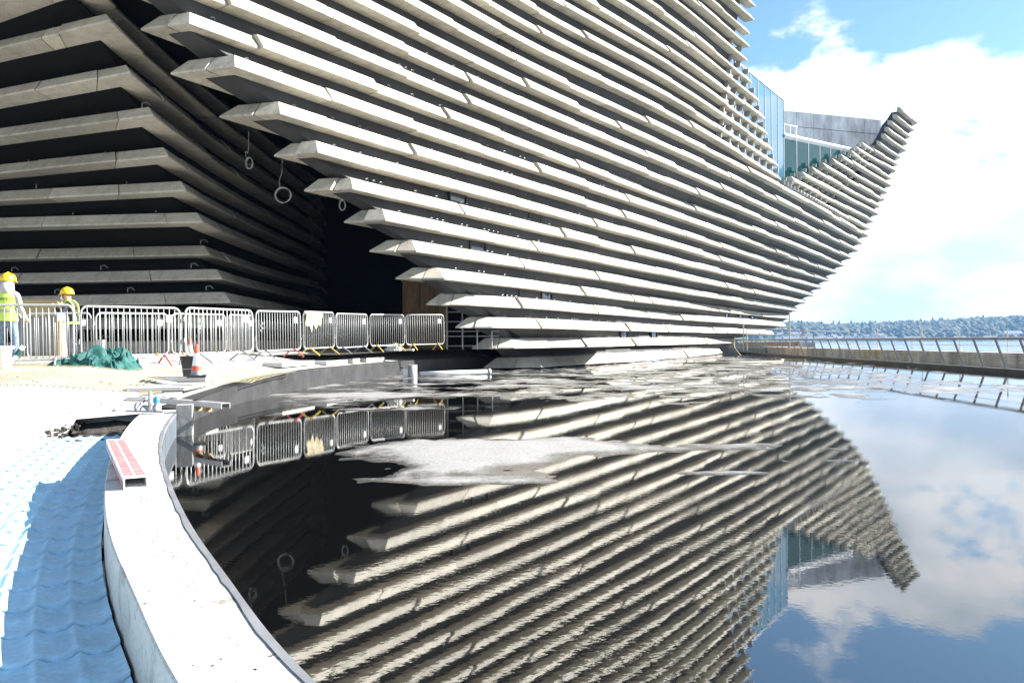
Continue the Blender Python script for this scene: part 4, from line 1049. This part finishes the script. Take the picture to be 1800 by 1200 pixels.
# ------------------------------------------------------------------ hoarding and scaffold at the back of the passage
t = thing('hoarding', gline(748, 47, .75), 'brown plywood hoarding at the back of the passage', 'hoarding'); ho = t
for k in range(3):
    b = MB(); b.box((-.52 + k * .55, .02 * k, 1.25), (.53, .04, 2.5)); b.build('board', M['brownply'], t)
for k in range(3): b = MB(); b.box((-.80 + k * .55, -.05, 1.25), (.07, .06, 2.5)); b.build('batten', M['brownply'], t)
b = MB(); b.box((0, -.05, 2.53), (1.75, .08, .07)); b.build('top_rail', M['brownply'], t)
sc_ = thing('scaffold_tower', gline(826, 51.5, .74), 'bare scaffold tubes standing under the lowest stone planks', 'scaffold')
for x in (-.78, -.25, .25, .75): b = MB(); b.tube([(x, 0, 0), (x, 0, 1.5 if x > -.7 else 2.0)], .024, 6); b.build('upright', M['galv'], sc_)
for z in (.12, .45, .62, .95, 1.28): b = MB(); b.tube([(-.85, .03, z), (1.0, .03, z)], .02, 6); b.build('ledger', M['galv'], sc_)
b = MB(); b.tube([(-.3, .06, 1.5), (.75, .06, 1.05)], .02, 6); b.build('brace', M['galv'], sc_)

# ------------------------------------------------------------------ crate, bin, post
t = thing('plywood_crate', gline(66, 76, .58), 'tall plywood crate with a pale front panel between the two workers', 'crate')
b = MB(); b.box((0, .15, .75), (1.05, .3, 1.2)); b.build('body', M['crate'], t)
b = MB(); b.box((.02, -.03, 1.27), (1.15, .05, .38)); b.build('top_board', M['ply'], t)
b = MB(); b.box((.5, -.02, .6), (.09, .06, 1.0)); b.build('batten', M['ply'], t)
for x in (-.45, 0, .45): b = MB(); b.box((x, .15, .07), (.1, .4, .14)); b.build('bearer', M['timber'], t)
b = MB(); b.box((0, -.03, .17), (1.05, .05, .05)); b.build('sill_board', M['timber'], t)
t = thing('plastic_bin', gline(-6, 109, .47), 'round white plastic bin cut off by the left edge', 'bin')
b = MB(); b.lathe(((.001, 0), (.17, 0), (.22, .46), (.25, .47), (.25, .52), (.215, .52), (.165, .03), (.001, .03)), 24); b.build('body', M['white'], t, smooth=True)
b = MB(); b.tube([(.245 * math.cos(2 * PI * k / 24), .245 * math.sin(2 * PI * k / 24), .50) for k in range(24)], .018, 6, closed=True); b.build('rim', M['galv'], t, smooth=True)
t = thing('spade', gline(8, 112, .47), 'spade with a teal-banded white shaft leaning beside the plastic bin', 'spade')
b = MB(); b.tube([(-.04, -.1, .0), (.20, .05, .43)], .028, 8); b.build('shaft', M['white'], t); b = MB(); b.tube([(.165, .03, .37), (.215, .06, .46)], .034, 8); b.build('grip', M['teal'], t); b = MB(); b.tube([(.215, .06, .46), (.25, .08, .52)], .036, 8); b.build('end_cap', M['white'], t)
b = MB(); b.box((0, 0, .26), (.14, .10, .52)); o = b.build('marker_post', M['galv'], loc=gline(177, 84, .58)); tag(o, 'short pale square post behind the netting heap and barriers', 'post')
t = thing('sack', gline(692, 57.5, .74), 'crumpled pale sheet bag lying on the ground by the barrier feet', 'bag')
b = heap(None, .30, .2, .24, 6.1); b.build('bag_body', M['white'], t, smooth=True); b = MB(); b.box((.38, -.05, .03), (.5, .12, .05), -.3); b.build('tail', M['white'], t)

# ------------------------------------------------------------------ workers
def skin_body(name, joints, edges, mats, classify, parent):
    me = bpy.data.meshes.new(name); me.from_pydata([j[0] for j in joints], edges, [])
    ob = bpy.data.objects.new(name, me); COL.objects.link(ob); md = ob.modifiers.new('s', 'SKIN'); md.use_smooth_shade = True
    for k, j in enumerate(joints):
        sv = me.skin_vertices[0].data[k]; r = j[1]; sv.radius = r if isinstance(r, tuple) else (r, r); sv.use_root = (k == 0)
    ob.modifiers.new('d', 'SUBSURF').levels = 2
    dg = bpy.context.evaluated_depsgraph_get(); ev = ob.evaluated_get(dg); nm = bpy.data.meshes.new_from_object(ev)
    bpy.data.objects.remove(ob); nm.name = name; nm.materials.clear()
    for m_ in mats: nm.materials.append(m_)
    for p in nm.polygons: p.material_index = classify(p.center); p.use_smooth = True
    o = bpy.data.objects.new(name, nm); COL.objects.link(o); o.parent = parent; return o
def add_hat(t, c, fwd, tilt=0):
    b = MB(); n = 24; prof = [(.148, 0), (.146, .03), (.138, .07), (.118, .115), (.085, .145), (.045, .16), (.001, .165)]
    b.lathe(prof, n, (0, 0, 0))
    o = b.build('hard_hat', M['hat'], t, smooth=True); o.location = c; o.rotation_euler = (0, 0, math.atan2(fwd[1], fwd[0])); o.scale = (1.08, .92, 1)
    b = MB(); pr = []
    for k in range(13): a = -PI / 2 * .9 + PI * .9 * k / 12; pr.append((math.cos(a), math.sin(a)))
    for x, y_ in pr: b.v += [(x * .14, y_ * .14, .008), (x * .20, y_ * .15, -.012), (x * .14, y_ * .14, -.004)]
    for k in range(12): a = 3 * k; b.f += [(a, a + 1, a + 4, a + 3), (a + 2, a + 5, a + 4, a + 1)]; b.m += [0, 0]
    b.build('peak', M['hat'], o); b = MB(); b.tube([(-.13, 0, .06), (-.09, 0, .13), (0, 0, .172), (.09, 0, .13), (.13, 0, .06)], .014, 6); b.build('ridge', M['hat'], o)
def torso_shell(t, name, m_, rings, n=28, gap=None):
    b = MB()
    for (cx, cy, z, rx, ry) in rings:
        for k in range(n):
            a = 2 * PI * k / n; w = 1 + .025 * math.sin(a * 5 + z * 21)
            b.v.append((cx + rx * w * math.cos(a), cy + ry * w * math.sin(a), z))
    for j in range(len(rings) - 1):
        for k in range(n): b.f.append((j * n + k, j * n + (k + 1) % n, (j + 1) * n + (k + 1) % n, (j + 1) * n + k)); b.m.append(0)
    return b.build(name, m_, t, smooth=True)
def hand(t, wrist, palm, m_, side, curl=.4):
    """palm direction; five bent fingers rooted in the palm"""
    w = Vector(wrist); f = Vector(palm).normalized(); s = f.cross(Vector((0, 0, 1))).normalized() * side; u = s.cross(f) * side; b = MB()
    b.tube([w, w + f * .045, w + f * .085], [.026, .042, .036], 10)
    for k, ln in enumerate((.068, .078, .073, .056)):
        o = w + f * .08 + s * (.03 - .02 * k); b.tube([o, o + f * ln * .5 - u * ln * curl * .15, o + f * ln * .8 - u * ln * curl * .55, o + f * ln * .85 - u * ln * curl * .95], [.0098, .0092, .0085, .006], 7)
    o = w + f * .03 + s * .035; b.tube([o, o + f * .03 + s * .025, o + f * .062 + s * .03 - u * .012], [.012, .0105, .007], 7)
    return b.build('hand', m_, t, smooth=True)
# worker with lime vest seen from behind
w1 = thing('person', gline(13, 95.5, .56), 'person seen from behind in lime vest, grey hood, jeans and yellow hard hat', 'person')
J = [((0, 0, .98), (.155, .115)), ((0, 0, 1.14), (.15, .105)), ((0, .01, 1.33), (.175, .115)), ((0, .01, 1.47), (.15, .09)), ((0, .02, 1.55), .062), ((0, .04, 1.63), (.08, .09)), ((0, .05, 1.72), (.082, .098)),
     ((-.19, .01, 1.44), .065), ((-.27, .02, 1.17), .052), ((-.25, .19, 1.0), .04), ((.19, .01, 1.44), .065), ((.27, .0, 1.17), .053), ((.27, .14, .98), .041),
     ((-.10, 0, .90), .10), ((-.12, .02, .50), .068), ((-.13, -.02, .09), .05), ((-.13, .11, .04), .045), ((.10, 0, .90), .10), ((.13, .05, .50), .068), ((.15, .0, .09), .05), ((.16, .13, .04), .045)]
E = [(0, 1), (1, 2), (2, 3), (3, 4), (4, 5), (5, 6), (3, 7), (7, 8), (8, 9), (3, 10), (10, 11), (11, 12), (0, 13), (13, 14), (14, 15), (15, 16), (0, 17), (17, 18), (18, 19), (19, 20)]
skin_body('body', J, E, [M['jeans'], M['grey'], M['skin'], M['dark']], lambda c: 3 if c.z < .11 else 0 if c.z < .99 and abs(c.x) < .25 and c.y < .12 else 1 if c.z < 1.56 else 2, w1)
torso_shell(w1, 'vest', M['hivis'], ((0, 0, .93, .20, .152), (0, 0, 1.02, .205, .155), (0, 0, 1.15, .20, .15), (0, .005, 1.3, .215, .158), (0, .01, 1.42, .20, .14), (0, .015, 1.50, .13, .10)))
torso_shell(w1, 'tape_band', M['silver'], ((0, 0, 1.10, .210, .160), (0, 0, 1.15, .208, .158)))
torso_shell(w1, 'hood', M['grey'], ((0, .0, 1.48, .13, .12), (0, -.01, 1.54, .135, .135), (0, .01, 1.62, .115, .13), (0, .02, 1.69, .105, .118), (0, .03, 1.74, .07, .08)))
add_hat(w1, (0, .045, 1.705), (0, 1)); hand(w1, (-.25, .19, 1.0), (.1, .8, -.25), M['skin'], 1); hand(w1, (.27, .14, .98), (-.1, .8, -.3), M['skin'], -1)
fc = bpy.data.curves.new('lettering', 'FONT'); fc.body = 'unique'; fc.size = .10; fc.extrude = .001; fc.align_x = 'CENTER'; fc.materials.append(M['dark'])
tmp = bpy.data.objects.new('tmp', fc); COL.objects.link(tmp); lm = bpy.data.meshes.new_from_object(tmp.evaluated_get(bpy.context.evaluated_depsgraph_get())); bpy.data.objects.remove(tmp); lm.materials.clear(); lm.materials.append(M['dark'])
fo = bpy.data.objects.new('lettering', lm); COL.objects.link(fo); fo.parent = w1; fo.location = (.075, -.166, 1.33); fo.rotation_euler = (PI / 2, 0, 0)
w1.scale = (.95, .95, .95)
# worker with mask facing left
w2 = thing('person', gline(128, 79, .57), 'person in dark clothes, dust mask and open lime harness vest raising both hands', 'person')
J = [((0, 0, .96), (.12, .145)), ((-.01, 0, 1.12), (.11, .14)), ((-.03, 0, 1.30), (.12, .165)), ((-.05, 0, 1.42), (.10, .14)), ((-.08, 0, 1.50), .058), ((-.12, 0, 1.57), (.085, .075)), ((-.13, 0, 1.66), (.095, .08)),
     ((-.05, -.18, 1.38), .062), ((-.12, -.27, 1.18), .050), ((-.30, -.17, 1.33), .038), ((-.05, .18, 1.38), .062), ((-.16, .25, 1.20), .05), ((-.34, .12, 1.36), .038),
     ((0, -.09, .88), .095), ((-.02, -.10, .48), .065), ((.03, -.11, .09), .048), ((-.09, -.12, .04), .044), ((0, .09, .88), .095), ((-.05, .12, .48), .065), ((.0, .13, .09), .048), ((-.12, .14, .04), .044)]
skin_body('body', J, E, [M['dark'], M['dark'], M['skin'], M['black']], lambda c: 3 if c.z < .11 else 0 if c.z < .97 else 2 if c.z > 1.51 and c.x < .1 else 1, w2)
torso_shell(w2, 'vest', M['hivis'], ((0, 0, .94, .152, .19), (0, 0, 1.0, .152, .19)))
for sy in (-1, 1):
    b = MB(); pts = [(-.15, sy * .10, .98), (-.17, sy * .11, 1.2), (-.16, sy * .11, 1.38), (-.06, sy * .115, 1.50), (.06, sy * .11, 1.40), (.09, sy * .10, 1.2), (.13, sy * .1, .98)]; b.tube([tuple(v) for v in catmull(pts, 4)], .026, 6); b.build('strap', M['hivis'], w2, smooth=True)
b = MB(); b.lathe(((.001, .075), (.03, .065), (.055, .03), (.066, 0)), 16); o = b.build('dust_mask', M['white'], w2, smooth=True); o.location = (-.205, 0, 1.575); o.rotation_euler = (0, -PI / 2 - .2, 0)
add_hat(w2, (-.125, 0, 1.655), (-1, 0))
for sy in (-1, 1):
    b = MB(); b.lathe(((.001, -.03), (.02, -.02), (.022, .01), (.001, .03)), 10, (-.10, sy * .088, 1.60)); b.build('ear', M['skin'], w2, smooth=True)
b = MB(); b.tube([(-.215, 0, 1.66), (-.24, 0, 1.615)], [.012, .018], 8); b.build('nose', M['skin'], w2, smooth=True)
for sy in (-1, 1): b = MB(); b.lathe(((.001, -.01), (.01, 0), (.001, .01)), 8, (-.212, sy * .033, 1.645)); b.build('eye', M['black'], w2)
hand(w2, (-.30, -.17, 1.33), (-.45, .1, .8), M['skin'], 1); hand(w2, (-.34, .12, 1.36), (-.4, -.05, .8), M['skin'], -1)

w2.scale = (.94, .94, .94)
# ------------------------------------------------------------------ haze over the river
mb = MB(); mb.box((1500, 1450, 74), (3900, 2980, 170))
m = bpy.data.materials.new('haze_air'); m.use_nodes = True; nt = m.node_tree; nt.nodes.clear(); o_ = nd(nt, 'ShaderNodeOutputMaterial'); v_ = nd(nt, 'ShaderNodeVolumePrincipled')
v_.inputs['Color'].default_value = (.30, .58, 1, 1); v_.inputs['Density'].default_value = .00016; v_.inputs['Anisotropy'].default_value = .0; nt.links.new(v_.outputs[0], o_.inputs['Volume'])
tag(mb.build('haze', m), kind='stuff')
